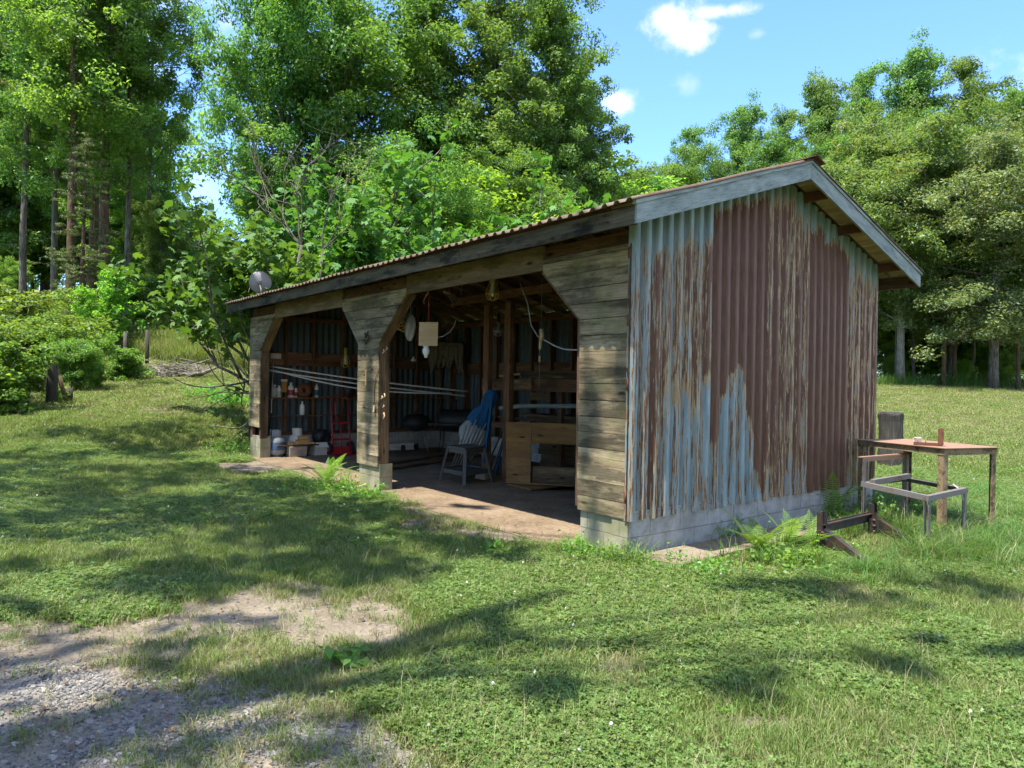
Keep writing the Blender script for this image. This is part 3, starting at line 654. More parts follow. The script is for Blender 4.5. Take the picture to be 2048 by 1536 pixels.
# edge trim, black to stand for the shaded gap beside it; hinges
b = MB(); b.box((-.021,-.012,HB-.01),(-.013,.0,2.66)); b.build('corner_gap_trim', M['black_steel'], shed)
for px, py in ((1262,505),(1264,640),(1262,770),(1257,995)):
    q = oY(px, py, -.004); b = MB(); b.box((-.048,-.009,q[2]-.045),(-.0215,-.0045,q[2]+.045)); b.tube([(-.02,-.016,q[2]-.05),(-.02,-.016,q[2]+.05)], .008, 8); b.build('hinge', M['rust'], shed)
# ------------------------------------------------------------------ vegetation
R = np.random.default_rng(11)
def unit(v): return v/(np.linalg.norm(v, axis=-1, keepdims=True)+1e-9)
def leaf_quads(C, Nrm, size, aspect=.55, rng=R, droop=.15):
    """rhombus leaves: centres C, normals Nrm, per-leaf size"""
    n = len(C); a = unit(np.cross(Nrm, rng.normal(size=(n,3)))); b = np.cross(Nrm, a); s = np.asarray(size).reshape(-1,1)
    base = C-a*s*.5; tip = C+a*s*.5-Nrm*s*droop; l = C+b*s*aspect*.5+Nrm*s*.08; r = C-b*s*aspect*.5+Nrm*s*.08
    V = np.stack([base, l, tip, r], 1).reshape(-1,3); F = np.arange(4*n).reshape(n,4); return V, F
def blob_leaves(cent, rad, n, size, rng=R, up=.55, shell=.45, flat=.75, aspect=.55):
    """n leaves around each centre"""
    m = len(cent); d = unit(rng.normal(size=(m*n,3))); rr = rng.random(m*n)**shell
    P = np.repeat(cent, n, 0)+d*np.array([1,1,flat])*(np.repeat(rad, n)*rr)[:,None]
    N = unit(d*.55+rng.normal(size=(m*n,3))*.55+np.array([0,0,up])); s = size*rng.uniform(.65,1.25,m*n)
    return leaf_quads(P, N, s, aspect, rng)
def leaf_rnd(F, rng=R, clump=None):
    r = rng.random(len(F))*.75+.12
    if clump is not None: r = np.clip(r+clump, 0, 1)
    return {'rnd': ('FACE', r)}
def skeleton(rng, H, base, Rmax, prof, nl, lean=.0, limb_up=(.25,.9), wob=.35, droop=0.0):
    """trunk path, limbs paths with radii"""
    zt = np.linspace(0, H*.96, 10); tx = np.cumsum(rng.normal(size=10)*wob*.12); ty = np.cumsum(rng.normal(size=10)*wob*.12)
    tr = np.stack([tx-tx[0]+lean*zt*.1, ty-ty[0], zt], 1); limbs = []
    for k in range(nl):
        f = (k+rng.random())/nl; h = base+(H*.97-base)*f; az = k*2.4+rng.normal()*.4; Lb = Rmax*prof(f)*rng.uniform(.75,1.12)
        p0 = np.array([np.interp(h, zt, tr[:,0]), np.interp(h, zt, tr[:,1]), h]); el = rng.uniform(*limb_up)
        pts = [p0]; d = np.array([math.cos(az)*math.cos(el), math.sin(az)*math.cos(el), math.sin(el)])
        for q in range(5):
            d = unit(d+rng.normal(size=3)*.16+np.array([0,0,.06-droop])); pts.append(pts[-1]+d*Lb/5)
        limbs.append(np.array(pts))
    return tr, limbs
def tree_parts(rng, H, base, Rmax, prof, nl, leaf_n, leaf_size, clump_r, r0, twigs=2, **kw):
    extra = {k: kw.pop(k) for k in ('up','shell','flat','aspect') if k in kw}
    tr, limbs = skeleton(rng, H, base, Rmax, prof, nl, **kw)
    b = MB(); k = len(tr); b.tube(tr, [r0*(1.25 if i == 0 else 1)*(1-i/k)**.8+.012 for i in range(k)], 9)
    cents = []
    for l in limbs:
        lr = max(.016, r0*.32*(1-l[0][2]/H*.6)); b.tube(l, [lr*(1-i/6.5) for i in range(6)], 5, cap=False)
        Ln = np.linalg.norm(l[-1]-l[0])
        for f in np.linspace(.32, 1.0, max(2, int(Ln/(clump_r*.95)))):
            p = np.array([np.interp(f*5, range(6), l[:,i]) for i in range(3)])
            for _ in range(twigs):
                o = rng.normal(size=3)*clump_r*np.array([.8,.8,.55])*(.5+.6*f); cents.append(p+o)
                b.tube([p, p+o*.9], [.012, .006], 3, cap=False)
    cents.append(tr[-1]+[0,0,H*.02]); cents = np.array(cents)
    rad = clump_r*rng.uniform(.6, 1.2, len(cents))
    V, F = blob_leaves(cents, rad, leaf_n, leaf_size, rng, **extra)
    tone = np.repeat(rng.normal(size=len(cents))*.10, leaf_n)
    return b, V, F, leaf_rnd(F, rng, tone)
PROTO = {}
def make_proto(kind, trunk_mat, leaf_mat, **kw):
    rng = np.random.default_rng(kw.pop('seed')); b, V, F, at = tree_parts(rng, **kw)
    t_ = b.build('trunk', M[trunk_mat], org=(0,0,0)); COL.objects.unlink(t_)
    PROTO[kind] = (t_.data, np_mesh('crown', V, F, M[leaf_mat], at), kw['H'])
round_ = lambda f: .35+.75*math.sin(math.pi*min(1, .18+f*.80))
spire = lambda f: .62+.5*math.sin(math.pi*(.12+.8*f))-.35*f
tall = lambda f: .5+.6*math.sin(math.pi*(.1+.85*f))
make_proto('oak_a', 'bark', 'leaf_oak', seed=1, H=22, base=3.0, Rmax=6.6, prof=round_, nl=40, leaf_n=225, leaf_size=.215, clump_r=1.05, r0=.36)
make_proto('oak_b', 'bark', 'leaf_oak', seed=2, H=20, base=2.5, Rmax=6.0, prof=round_, nl=36, leaf_n=225, leaf_size=.215, clump_r=1.0, r0=.33)
make_proto('pop_a', 'bark', 'leaf_poplar', seed=3, H=26, base=5.0, Rmax=4.2, prof=spire, nl=64, leaf_n=150, leaf_size=.215, clump_r=.82, r0=.34, limb_up=(.3,1.05))
make_proto('pop_b', 'bark', 'leaf_poplar', seed=4, H=25, base=4.0, Rmax=3.9, prof=spire, nl=60, leaf_n=150, leaf_size=.215, clump_r=.78, r0=.32, limb_up=(.35,1.1))
make_proto('slim_a', 'bark', 'leaf_oak', seed=5, H=25, base=8.0, Rmax=3.9, prof=tall, nl=26, leaf_n=142, leaf_size=.215, clump_r=.85, r0=.21)
make_proto('slim_b', 'bark_brown', 'leaf_dark', seed=6, H=26, base=9.5, Rmax=3.9, prof=tall, nl=24, leaf_n=142, leaf_size=.215, clump_r=.85, r0=.27)
make_proto('ail', 'bark_pale', 'leaf_ail', seed=7, H=17, base=4.0, Rmax=5.4, prof=round_, nl=46, leaf_n=170, leaf_size=.235, clump_r=.95, r0=.24, flat=.6, up=.9, aspect=.42)
make_proto('grey', 'bark', 'leaf_grey', seed=8, H=17, base=3.0, Rmax=5.6, prof=round_, nl=60, leaf_n=165, leaf_size=.19, clump_r=.95, r0=.27, flat=.65, up=.7, droop=.07, limb_up=(.0,.8))
make_proto('under_a', 'bark', 'leaf_lime', seed=9, H=8, base=.7, Rmax=3.4, prof=round_, nl=24, leaf_n=140, leaf_size=.20, clump_r=.7, r0=.09)
make_proto('under_b', 'bark', 'leaf_dark', seed=10, H=9, base=.6, Rmax=3.6, prof=round_, nl=26, leaf_n=150, leaf_size=.20, clump_r=.75, r0=.10)
make_proto('hem', 'bark_brown', 'leaf_hem', seed=12, H=17, base=2.2, Rmax=3.3, prof=lambda f: 1.05-.85*f, nl=44, leaf_n=70, leaf_size=.17, clump_r=.42, r0=.19, limb_up=(-.15,.25), droop=.09, flat=.28, aspect=.3)
make_proto('bush', 'bark', 'leaf_bush', seed=13, H=2.6, base=.15, Rmax=1.7, prof=round_, nl=26, leaf_n=170, leaf_size=.115, clump_r=.42, r0=.04, aspect=.6)
make_proto('bush_low', 'bark', 'leaf_bush', seed=14, H=1.5, base=.1, Rmax=1.3, prof=round_, nl=22, leaf_n=110, leaf_size=.13, clump_r=.34, r0=.03, aspect=.65)
make_proto('sapling', 'bark', 'leaf_lime', seed=15, H=3.6, base=.5, Rmax=1.0, prof=lambda f: .9-.5*f, nl=22, leaf_n=42, leaf_size=.15, clump_r=.34, r0=.03)
_tp = {}
def plant(kind, name, label, cat, px, D, scale=1.0, rot=0.0, group=None, sz=None, at=None, crown='crown', sink=.1):
    p = ground_at(px, D) if at is None else np.array([at[0], at[1], tz(*at)])
    e = thing(name, label, cat, p-[0,0,sink], group); e.rotation_euler = (0,0,rot); e.scale = (scale, scale, scale if sz is None else sz)
    td, cdm, H = PROTO[kind]
    for nm, me in (('trunk', td), (crown, cdm)):
        if kind not in _tp: _tp[kind] = {}
        if nm not in _tp[kind]: o = bpy.data.objects.new(nm, me); _tp[kind][nm] = o
        else: o = _tp[kind][nm].copy()
        COL.objects.link(o); o.parent = e
    return e
GF = 'trees of the wood around the clearing'
def tree_to(kind, label, px, D, topy, rot, wide=1.0, sink=.2):
    """tree whose crown tops out at picture height topy"""
    p = ground_at(px, D); zt = oD(px, topy, D)[2]; sz = (zt-p[2])/PROTO[kind][2]
    return plant(kind, 'tree', label, 'tree', px, D, sz*wide, rot, GF, sz=sz, sink=sink)
# the wood on the left slope
tree_to('slim_a', 'slender grey tree trunk nearest the left edge of the photo, bare far up', 45, 38, -190, .3)
tree_to('slim_a', 'thin dark tree trunk between the leftmost trunk and the reddish straight trunk', 106, 41, -150, 1.7)
tree_to('slim_b', 'straight reddish brown trunk rising behind the vine thicket, with hemlock boughs beside it', 135, 33, -260, 2.9)
tree_to('slim_b', 'tall dark trunk just right of the straight reddish trunk', 182, 40, -240, 4.4)
tree_to('slim_b', 'thickest leaning trunk of the left wood, right of the reddish trunk', 206, 35, -280, .9, 1.05)
tree_to('slim_a', 'forked tall tree at the right end of the left wood, beside the gap of sky', 250, 36, -230, 5.1, .8)
tree_to('slim_a', 'dark leafy tree bordering the left side of the small sky gap', 292, 44, -120, 2.2, .85)
tree_to('pop_b', 'pale leafy tree in the upper left corner of the photo', -40, 46, -60, 1.2, 1.1)
tree_to('pop_b', 'yellow green backlit tree deep in the left wood', 90, 54, -20, 3.2, 1.2)
tree_to('oak_b', 'broad dark tree filling the wood behind the forked tree', 215, 56, 110, .2, .8)
tree_to('oak_b', 'low spreading tree under the small sky gap, behind the fig', 318, 40, 400, 4.0, .95)
tree_to('oak_b', 'leafy tree filling the wood between the leftmost trunks', 30, 50, 140, 1.1, .8)
tree_to('oak_a', 'leafy tree filling the wood behind the thickest leaning trunk', 165, 49, 190, 2.3, .8)
tree_to('oak_b', 'leafy tree low in the wood under the forked tree', 255, 47, 250, 3.6, .8)
tree_to('hem', 'drooping brownish hemlock in front of the straight reddish trunk', 160, 32, 250, .5)
# centre
tree_to('oak_a', 'huge dense oak rising behind the fig tree, tallest mass left of centre', 552, 33, -160, .4, .68)
tree_to('oak_b', 'round crowned oak filling the middle between the huge oak and the poplars', 690, 35, 5, 2.5, 1.1)
tree_to('pop_a', 'tall poplar reaching the top edge left of the sky, left of its twin', 855, 36, -110, 1.1, .95)
tree_to('pop_b', 'tall poplar with open spiky crown at the edge of the open sky', 985, 36, -75, 2.7, 1.05)
tree_to('pop_a', 'poplar with side boughs reaching furthest right into the sky', 1085, 38, -45, 4.2, .95)
tree_to('pop_b', 'shorter poplar on the right shoulder of the central tree group', 1150, 40, 105, 5.5, .95)
tree_to('oak_b', 'low round tree between the fig and the roof ridge', 820, 28, 300, 3.3, 1.1)
tree_to('oak_b', 'low bushy tree just above the shed roof near the middle', 990, 32, 315, 5.0, 1.1)
tree_to('oak_a', 'low rounded tree stepping down behind the shed roof peak', 1130, 44, 320, .1, 1.1)
tree_to('oak_b', 'small far tree closing the gap left of the roof peak', 1235, 52, 345, 1.9, 1.15)
tree_to('oak_a', 'distant tree right behind the roof peak, lowest of the row', 1330, 60, 335, 3.0, 1.0)
# right row
for i, (px, D, ty, wd, kd, lab) in enumerate((
    (1375, 62, 228, .72, 'pop_b', 'first poplar of the right row, just left of the roof peak'), (1478, 62, 182, .85, 'pop_a', 'poplar with dark narrow top, second of the right row'),
    (1560, 66, 200, .8, 'pop_b', 'poplar with flat top between two narrow topped ones'), (1630, 62, 130, .85, 'pop_a', 'poplar with tapering top above the roof peak'),
    (1718, 64, 115, .8, 'pop_b', 'thin dark spire topped poplar left of the highest right tree'), (1822, 62, 72, .95, 'pop_a', 'highest tree of the right row'),
    (1925, 60, 98, .9, 'pop_b', 'spire topped tree right of the highest right tree'), (2010, 60, 150, 1.0, 'pop_a', 'tree at the right end of the far row, above the grey green one'),
    (2110, 58, 120, 1.0, 'pop_b', 'tree cut by the right edge of the photo'))):
    tree_to(kd, lab, px, D, ty+26, i*1.3, wd)
for i, (px, D, ty, lab) in enumerate(((1420, 58, 330, 'rounded mid green tree above the left rake of the roof'), (1545, 58, 290, 'rounded mid green tree below the flat topped poplar'), (1650, 55, 300, 'rounded tree directly above the roof peak'), (1735, 57, 240, 'rounded mid green tree behind the pale tree with orange seed clusters'), (1930, 58, 260, 'rounded mid green tree behind the grey green tree'))):
    tree_to('oak_b' if i % 2 else 'oak_a', lab, px, D, ty, 2.0+i*1.7, .9)
tree_to('ail', 'pale green tree with orange seed clusters behind the rear eave', 1800, 45, 258, .8, 1.05)
tree_to('grey', 'dull grey green tree with fine leaves at the right edge', 1985, 42, 262, 2.4, 1.12)
tree_to('grey', 'smaller grey green tree left of and behind the large one', 1900, 47, 330, 4.6, .9)
for i, (px, D, ty, kd, lab) in enumerate(((1793, 46, 300, 'slim_a', 'thin pale trunk nearest the rear corner of the shed'), (1826, 47, 280, 'slim_a', 'left one of the paired trunks behind the rear eave'), (1886, 44, 270, 'slim_b', 'reddish thick trunk in the middle of the right wood edge'), (1908, 45, 300, 'slim_b', 'dark trunk touching the reddish thick trunk on its right'),
    (1946, 46, 330, 'slim_a', 'slim vine wrapped trunk under the grey green tree'), (1986, 45, 330, 'slim_b', 'slim dark trunk near the right edge under the grey green tree'), (2036, 42, 300, 'slim_b', 'leaning dark trunk at the right edge of the photo'))):
    tree_to(kd, lab, px, D, ty, i*.9, .8)
# understory along the edges
GU = 'bushy understory along the wood edge'
def under(kind, label, px, D, topy, rot, wide=1.0):
    p = ground_at(px, D); sz = (oD(px, topy, D)[2]-p[2])/PROTO[kind][2]; return plant(kind, 'understory_shrub', label, 'shrub', px, D, sz*wide, rot, GU, sz=sz)
for i, (px, D, ty, kd, wd, lab) in enumerate((
    (-60, 50, 330, 'under_a', 1.3, 'bright backlit shrub at the far left between the trunks'), (60, 52, 380, 'under_a', 1.3, 'bright backlit shrub behind the leftmost trunks'), (165, 52, 360, 'under_b', 1.3, 'dark shrub behind the straight reddish trunk'), (262, 48, 400, 'under_a', 1.3, 'mid green shrub behind the forked tree'), (340, 46, 430, 'under_b', 1.3, 'dark shrub filling the edge left of the sky gap'),
    (20, 44, 520, 'under_b', 1.1, 'low dark shrub at the foot of the leftmost trunks'), (250, 42, 520, 'under_b', 1.1, 'low dark shrub left of the fig tree on the slope'), (420, 42, 480, 'under_a', 1.1, 'bright shrub below the sky gap'), (520, 36, 520, 'under_b', 1.4, 'dark shrub under the huge oak'),
    (640, 34, 480, 'under_b', 1.4, 'dark shrub behind the fig canopy'), (860, 30, 400, 'under_a', 1.3, 'bright shrub above the left part of the roof'), (1010, 34, 400, 'under_b', 1.4, 'dark shrub above the middle of the roof'), (1140, 42, 400, 'under_a', 1.4, 'bright shrub above the right part of the roof'), (1290, 52, 400, 'under_b', 1.4, 'dark shrub left of the roof peak'),
    (1770, 50, 640, 'under_b', 1.3, 'dark shrub behind the shed rear corner'), (1800, 53, 560, 'under_b', 1.5, 'dark shrub behind the thin pale trunk'), (1870, 52, 600, 'under_a', 1.3, 'leafy shrub behind the paired trunks'), (1900, 56, 540, 'under_b', 1.5, 'dark shrub behind the reddish thick trunk'), (1965, 50, 620, 'under_a', 1.2, 'leafy shrub between the slim trunks on the right'), (2010, 54, 540, 'under_b', 1.5, 'dark shrub behind the right slim trunks'), (2070, 48, 600, 'under_b', 1.4, 'dark shrub cut by the right edge of the photo'),
    (1925, 45, 722, 'under_a', 1.0, 'small bright shrub at the lawn edge beside the reddish trunk'), (1790, 47, 712, 'under_b', 1.2, 'low dark shrub at the lawn edge beside the shed'), (1855, 58, 680, 'under_b', 1.9, 'dark shrub far back between the paired trunks and the reddish trunk'), (1965, 60, 680, 'under_b', 1.9, 'dark shrub far back under the grey green tree'), (2000, 45, 708, 'under_b', 1.2, 'low dark shrub at the lawn edge on the right'))):
    under(kd, lab, px, D, ty, i*1.1, wd)
# thicket of vines left, bushes, saplings
GB = 'bushes of the left bank'
for i, (px, D, s, sz, kd, lab) in enumerate((
    (-120, 17.5, 1.0, .88, 'bush', 'vine thicket bush cut by the left edge, nearest the viewer'), (0, 21.8, 1.0, .75, 'bush', 'tall vine covered bush left of the fence post'), (70, 23.5, .95, .68, 'bush', 'vine covered bush behind the fence post'), (-40, 23, 1.4, 1.0, 'bush', 'highest part of the vine thicket at the left edge'), (60, 27, 1.3, .72, 'bush', 'sunlit bush topping the thicket below the leftmost trunks'), (155, 20.6, .42, .52, 'bush', 'dark leafy bush right of the leaning brace'), (190, 21.6, .28, .34, 'bush', 'leafy bush at the right end of the thicket'), (125, 28, 1.0, .6, 'bush', 'sunlit bush below the straight reddish trunk'),
    (240, 24, .6, .5, 'bush_low', 'low leafy bush left of the brush pile'), (-40, 16.5, 1.0, .8, 'bush_low', 'low vines at the foot of the thicket near the left edge'), (70, 20, .5, .42, 'bush_low', 'low vines at the foot of the fence post'), (185, 32, 1.1, .9, 'bush_low', 'bright bush on the slope left of the hemlock foot'),
    (262, 37, 1.5, 1.2, 'bush_low', 'bush at the upper edge of the grassy bank'), (440, 40, 2.0, 1.6, 'bush_low', 'bush at the far right end of the grassy bank'))):
    plant(kd, 'bush', lab, 'bush', px, D, s, i*1.37, GB, sz=sz, crown='foliage')
plant('sapling', 'sapling', 'bright yellow green sapling on the bank, right of the reddish trunk', 'sapling', 222, 31, 1.0, .4, crown='foliage')
plant('sapling', 'sapling', 'low bright sapling left of the taller one on the bank', 'sapling', 172, 30, .8, 2.4, crown='foliage')
# shade trees that stand outside the picture, left of the viewer; each bough is hung where its shade falls on the lawn
def shade_tree(label, base, H, boughs, seed):
    rng = np.random.default_rng(seed); e = thing('tree', label, 'tree', (base[0], base[1], 0), 'shade trees beside the drive'); b = MB(); B = np.array([base[0], base[1], 0.0])
    b.tube([B-[0,0,.2], B+[.1,.05,H*.35], B+[0,.1,H*.7], B+[-.1,0,H+1.5]], [.30,.25,.19,.06], 10); C = []; RD = []
    for g, rad, dens in boughs:
        g = np.array([*g, 0.0]) if len(g) == 2 else np.array(g, float); c = g+SUN_DIR*(H-g[2])/SUN_DIR[2]
        p0 = B+[0,0,H*rng.uniform(.62,.85)]; b.tube([p0, p0*.6+c*.4+[0,0,.5], c], [.045,.035,.02], 5, cap=False)
        rad *= 1.0
        for k in range(max(4, int(rad*rad*4.6*dens))):
            d = unit(rng.normal(size=2))*rad*math.sqrt(rng.random())*1.05; C.append(c+[d[0], d[1], rng.normal()*.4*min(1, rad)]); RD.append(rng.uniform(.5,1.0)*min(.72, rad*.62))
            if k % 3 == 0: b.tube([c, C[-1]], [.03,.01], 4, cap=False)
    b.build('trunk', M['bark'], e); C = np.array(C)
    RD = np.array(RD); k_ = np.maximum(6, (62*(RD/.55)**2)).astype(int)
    C = np.repeat(C, k_//6, 0); RD = np.repeat(RD, k_//6)
    V, F = blob_leaves(C, RD, 6, .25, rng, shell=.4)
    np_obj('crown', np_mesh('crown', V-ORG[e.name], F, M['leaf_oak'], leaf_rnd(F, rng)), e)
G = lambda px, py: oZ(px, py)[:2]
shade_tree('tree left of the picture whose shade lies over the lawn before the shed', G(300,960)+SUN_DIR[:2]/SUN_DIR[2]*13.0-RH*2.5, 13.0, [(G(230,975),2.5,1.15), (G(60,915),2.3,1.1), (G(400,900),1.9,1.0), (G(530,1015),1.7,1.15), (G(860,1085),.9,1.0), (G(690,1085),1.2,1.1), (G(360,1075),1.7,1.0), (G(820,1120),.8,1.0), (G(560,1140),.8,.9), (G(60,1090),1.2,.7), (G(330,845),.9,.9),
    ((-.35,0,1.45),.32,.8), ((-.5,0,.7),.16,.6), ((-4.8,0,1.5),.35,.8), ((-9.5,0,1.4),.4,.9), ((-7.2,.4,.0),.4,.8), ((-2.8,.3,.0),.2,.6)], 31)
shade_tree('tree left of the viewer whose shade dapples the gravel and bare dirt', G(150,1450)+SUN_DIR[:2]/SUN_DIR[2]*12.0-RH*.8, 12.0, [(G(60,1455),.5,.9), (G(330,1450),.4,.9), (G(700,1500),.38,.8), (G(150,1295),.42,.7), (G(480,1240),.40,.7), (G(330,1310),.25,.7), (G(930,1290),.32,.7), (G(1060,1400),.28,.7), (G(-60,1190),.8,.8)], 32)
shade_tree('tall tree behind the viewer whose shade dapples the grass right of the shed', G(1500,1250)+SUN_DIR[:2]/SUN_DIR[2]*14.5-RH*1.5, 14.5, [(G(1600,1210),.62,.6), (G(1880,1225),.7,.6), (G(1520,1385),.22,.7), (G(1800,1340),.22,.5), (G(2030,1320),.35,.7)], 33)
for i, (x, y, k, s) in enumerate(((-26,-19,'oak_a',1.0),(-16,-25,'oak_b',1.0),(-6,-28,'oak_a',.95),(4,-29,'oak_b',1.05),(14,-27,'oak_a',1.0))):  # unseen trees added to cut low sky light on the shed front
    plant(k, 'tree', 'broad unseen tree added behind the viewer to block the low sky', 'tree', 0, 0, s, i*.9, 'unseen trees added to block the low sky', at=(x, y))
# far wood behind everything, one mass
def far_wood():
    rng = np.random.default_rng(77); C = []; rad = []
    for px in np.arange(-500, 2700, 26):
        if 1180 < px < 1330: topk = .8
        elif 370 < px < 480: topk = .5
        else: topk = 1.0
        D = 66+rng.normal()*3 if px < 1250 else 78+rng.normal()*3
        g = ground_at(px, D); hmax = (17 if px < 380 else (15 if px < 1200 else 14))*topk
        for k in range(int(hmax/1.5)):
            C.append([g[0]+rng.normal()*1.4, g[1]+rng.normal()*1.4, g[2]+k*1.5+rng.random()]); rad.append(rng.uniform(1.3,2.1))
    V, F = blob_leaves(np.array(C), np.array(rad), 60, .55, rng)
    np_obj('distant_wood', np_mesh('distant_wood', V, F, M['leaf_dark'], leaf_rnd(F, rng)), label='dark mass of far woodland closing the view behind the trees', cat='woodland', kind='stuff')
far_wood()
# fig trees and the dead grey boughs
def lobed_leaves(C, N, S, rng):
    """five lobed fig leaves, 11-gon folded a little"""
    n = len(C); a = unit(np.cross(N, rng.normal(size=(n,3))))
    a = unit(a-np.array([0,0,.45])); N = unit(N-a*(N*a).sum(1, keepdims=True)); b = np.cross(N, a)
    out = [(-.50,0,0),(-.30,.28,.03),(-.02,.44,.0),(.02,.20,.03),(.34,.30,.0),(.24,.12,.03),(.58,0,-.06),(.24,-.12,.03),(.34,-.30,.0),(.02,-.20,.03),(-.02,-.44,.0),(-.30,-.28,.03)]
    V = np.stack([C+a*(u*S)[:,None]+b*(v*S)[:,None]+N*((w-.25*v*v-.2*max(u,0)**2)*S)[:,None] for u, v, w in out], 1).reshape(-1,3)
    return V, np.arange(12*n).reshape(n,12)
def branch_tree(rng, b, p, d, L, r, depth, ends, spread=.6, upb=.12):
    pts = [np.array(p, float)]; dd = unit(np.array(d, float))
    for i in range(4):
        dd = unit(dd+rng.normal(size=3)*.13+np.array([0,0,upb*.5])); pts.append(pts[-1]+dd*L/4)
    b.tube(pts, [r*(1-.11*i) for i in range(5)], 6 if depth > 1 else 4, cap=False)
    if depth <= 1: ends.append(np.array(pts))
    if depth > 0:
        for k in range(2+(rng.random() < .55)):
            f = 4 if k == 0 else rng.integers(2,5); nd = unit(dd+rng.normal(size=3)*spread+np.array([0,0,upb])); branch_tree(rng, b, pts[f], nd, L*rng.uniform(.62,.85), r*.62, depth-1, ends, spread, upb)
def fig(label, stems, seed, nleaf, size, depth=3, zmin=None):
    rng = np.random.default_rng(seed); e = thing('fig_tree', label, 'tree', stems[0][0]); b = MB(); ends = []
    for p, d, L, r in stems: branch_tree(rng, b, p, d, L, r, depth, ends)
    b.build('trunk', M['bark'], e)
    C = []; N = []
    for pts in ends:
        k = rng.integers(int(nleaf*.7), int(nleaf*1.3))
        for _ in range(k):
            f = rng.uniform(1, 4); q = np.array([np.interp(f, range(5), pts[:,i]) for i in range(3)]); C.append(q+rng.normal(size=3)*.15); N.append(rng.normal(size=3)*.5+[0,0,1.0]+SUN_DIR*.3)
    C = np.array(C)
    if zmin is not None: kk = (C[:,2] > zmin+.5*fbm(C[:,0]*1.5, C[:,1]*1.5, 4)) | (rng.random(len(C)) < .03); C = C[kk]; N = np.array(N)[kk]
    V, F = lobed_leaves(C, unit(np.array(N)), size*rng.uniform(.6,1.2,len(C)), rng)
    np_obj('crown', np_mesh('crown', V-ORG[e.name], F, M['leaf_fig'], leaf_rnd(F, rng)), e)
P0 = np.array([-10.55, 1.65, 0.0])
up_l = lambda px, py, D, P: unit(oD(px, py, D)-P)
fig('large leaved fig tree leaning out beyond the left end of the shed', [(P0, up_l(400,560,16,P0), 2.3, .075), (P0+[-.1,.1,0], up_l(370,540,16,P0), 2.1, .07), (P0+[-.2,.25,0], up_l(290,600,16.5,P0), 2.5, .06), (P0+[-.15,.4,0], up_l(470,430,16,P0), 1.9, .06), (P0+[-.3,.2,0], up_l(270,590,16.5,P0), 2.6, .055), (P0+[-.4,.7,0], up_l(420,520,17,P0), 2.0, .055)], 21, 26, .25, zmin=2.0)
P1 = ground_at(655, 18.5)
fig('large leaved fig tree standing behind the shed roof left of the middle', [(P1, up_l(690,380,18.5,P1), 3.6, .09), (P1+[.2,.3,0], up_l(770,380,18.5,P1), 3.3, .08), (P1+[-.3,0,0], up_l(590,470,18,P1), 2.3, .07), (P1+[.5,.6,0], up_l(820,480,18,P1), 2.4, .07), (P1+[-.5,.2,0], up_l(520,470,18,P1), 2.5, .07), (P1+[.3,.2,0], up_l(720,330,19,P1), 3.9, .07)], 22, 34, .28)
def dead_tree():
    rng = np.random.default_rng(5); P = ground_at(598, 16.6); e = thing('dead_tree', 'bare grey leafless boughs rising through the fig leaves', 'tree', P); b = MB(); ends = []
    J = oD(603,492,16.6); b.tube([P, oD(590,560,16.6), J], [.055,.045,.036], 8)
    K2 = oD(645,500,16.9); b.tube([P+[.5,.5,0], oD(640,560,16.9), K2], [.045,.036,.028], 8)
    for p0, tx, ty, L, r in ((J,606,330,1.25,.026),(J,640,420,1.1,.02),(J,560,420,1.2,.02),(J,520,405,1.3,.02),(K2,648,350,1.4,.024),(K2,700,410,1.1,.02),(K2,690,450,1.1,.018),(J,470,400,1.6,.02)):
        branch_tree(rng, b, p0, unit(oD(tx,ty,16.6)-p0), L, r, 3, ends, .5, .05)
    b.build('boughs', M['bark'], e)
dead_tree()
# ------------------------------------------------------------------ ground cover (uncountable): blades, clover, stones
def scatter(name, protos, P, rot, scl, idx, label, cat):
    me = bpy.data.meshes.new(name); n = len(P); me.vertices.add(n); me.vertices.foreach_set('co', np.ascontiguousarray(P, np.float32).ravel())
    a = me.attributes.new('rot', 'FLOAT_VECTOR', 'POINT'); a.data.foreach_set('vector', np.ascontiguousarray(rot, np.float32).ravel())
    a = me.attributes.new('scl', 'FLOAT', 'POINT'); a.data.foreach_set('value', np.ascontiguousarray(scl, np.float32))
    a = me.attributes.new('idx', 'INT', 'POINT'); a.data.foreach_set('value', np.ascontiguousarray(idx, np.int32))
    col = bpy.data.collections.new(name+'_kinds')
    for i, pm in enumerate(protos): col.objects.link(bpy.data.objects.new('%s_kind_%02d' % (name, i), pm))
    ng = bpy.data.node_groups.new(name, 'GeometryNodeTree')
    ng.interface.new_socket('Geometry', in_out='INPUT', socket_type='NodeSocketGeometry'); ng.interface.new_socket('Geometry', in_out='OUTPUT', socket_type='NodeSocketGeometry')
    N = ng.nodes.new; gi = N('NodeGroupInput'); go = N('NodeGroupOutput'); ip = N('GeometryNodeInstanceOnPoints'); ci = N('GeometryNodeCollectionInfo')
    ci.inputs['Collection'].default_value = col; ci.inputs['Separate Children'].default_value = True; ci.inputs['Reset Children'].default_value = True
    def na(nm, dt):
        q = N('GeometryNodeInputNamedAttribute'); q.data_type = dt; q.inputs['Name'].default_value = nm; return q.outputs['Attribute']
    lk = ng.links.new; lk(gi.outputs[0], ip.inputs['Points']); lk(ci.outputs[0], ip.inputs['Instance']); ip.inputs['Pick Instance'].default_value = True
    lk(na('idx', 'INT'), ip.inputs['Instance Index']); lk(na('rot', 'FLOAT_VECTOR'), ip.inputs['Rotation']); lk(na('scl', 'FLOAT'), ip.inputs['Scale']); lk(ip.outputs[0], go.inputs[0])
    o = bpy.data.objects.new(name, me); COL.objects.link(o); md = o.modifiers.new('scatter', 'NODES'); md.node_group = ng
    setp(o, label, cat, kind='stuff'); return o
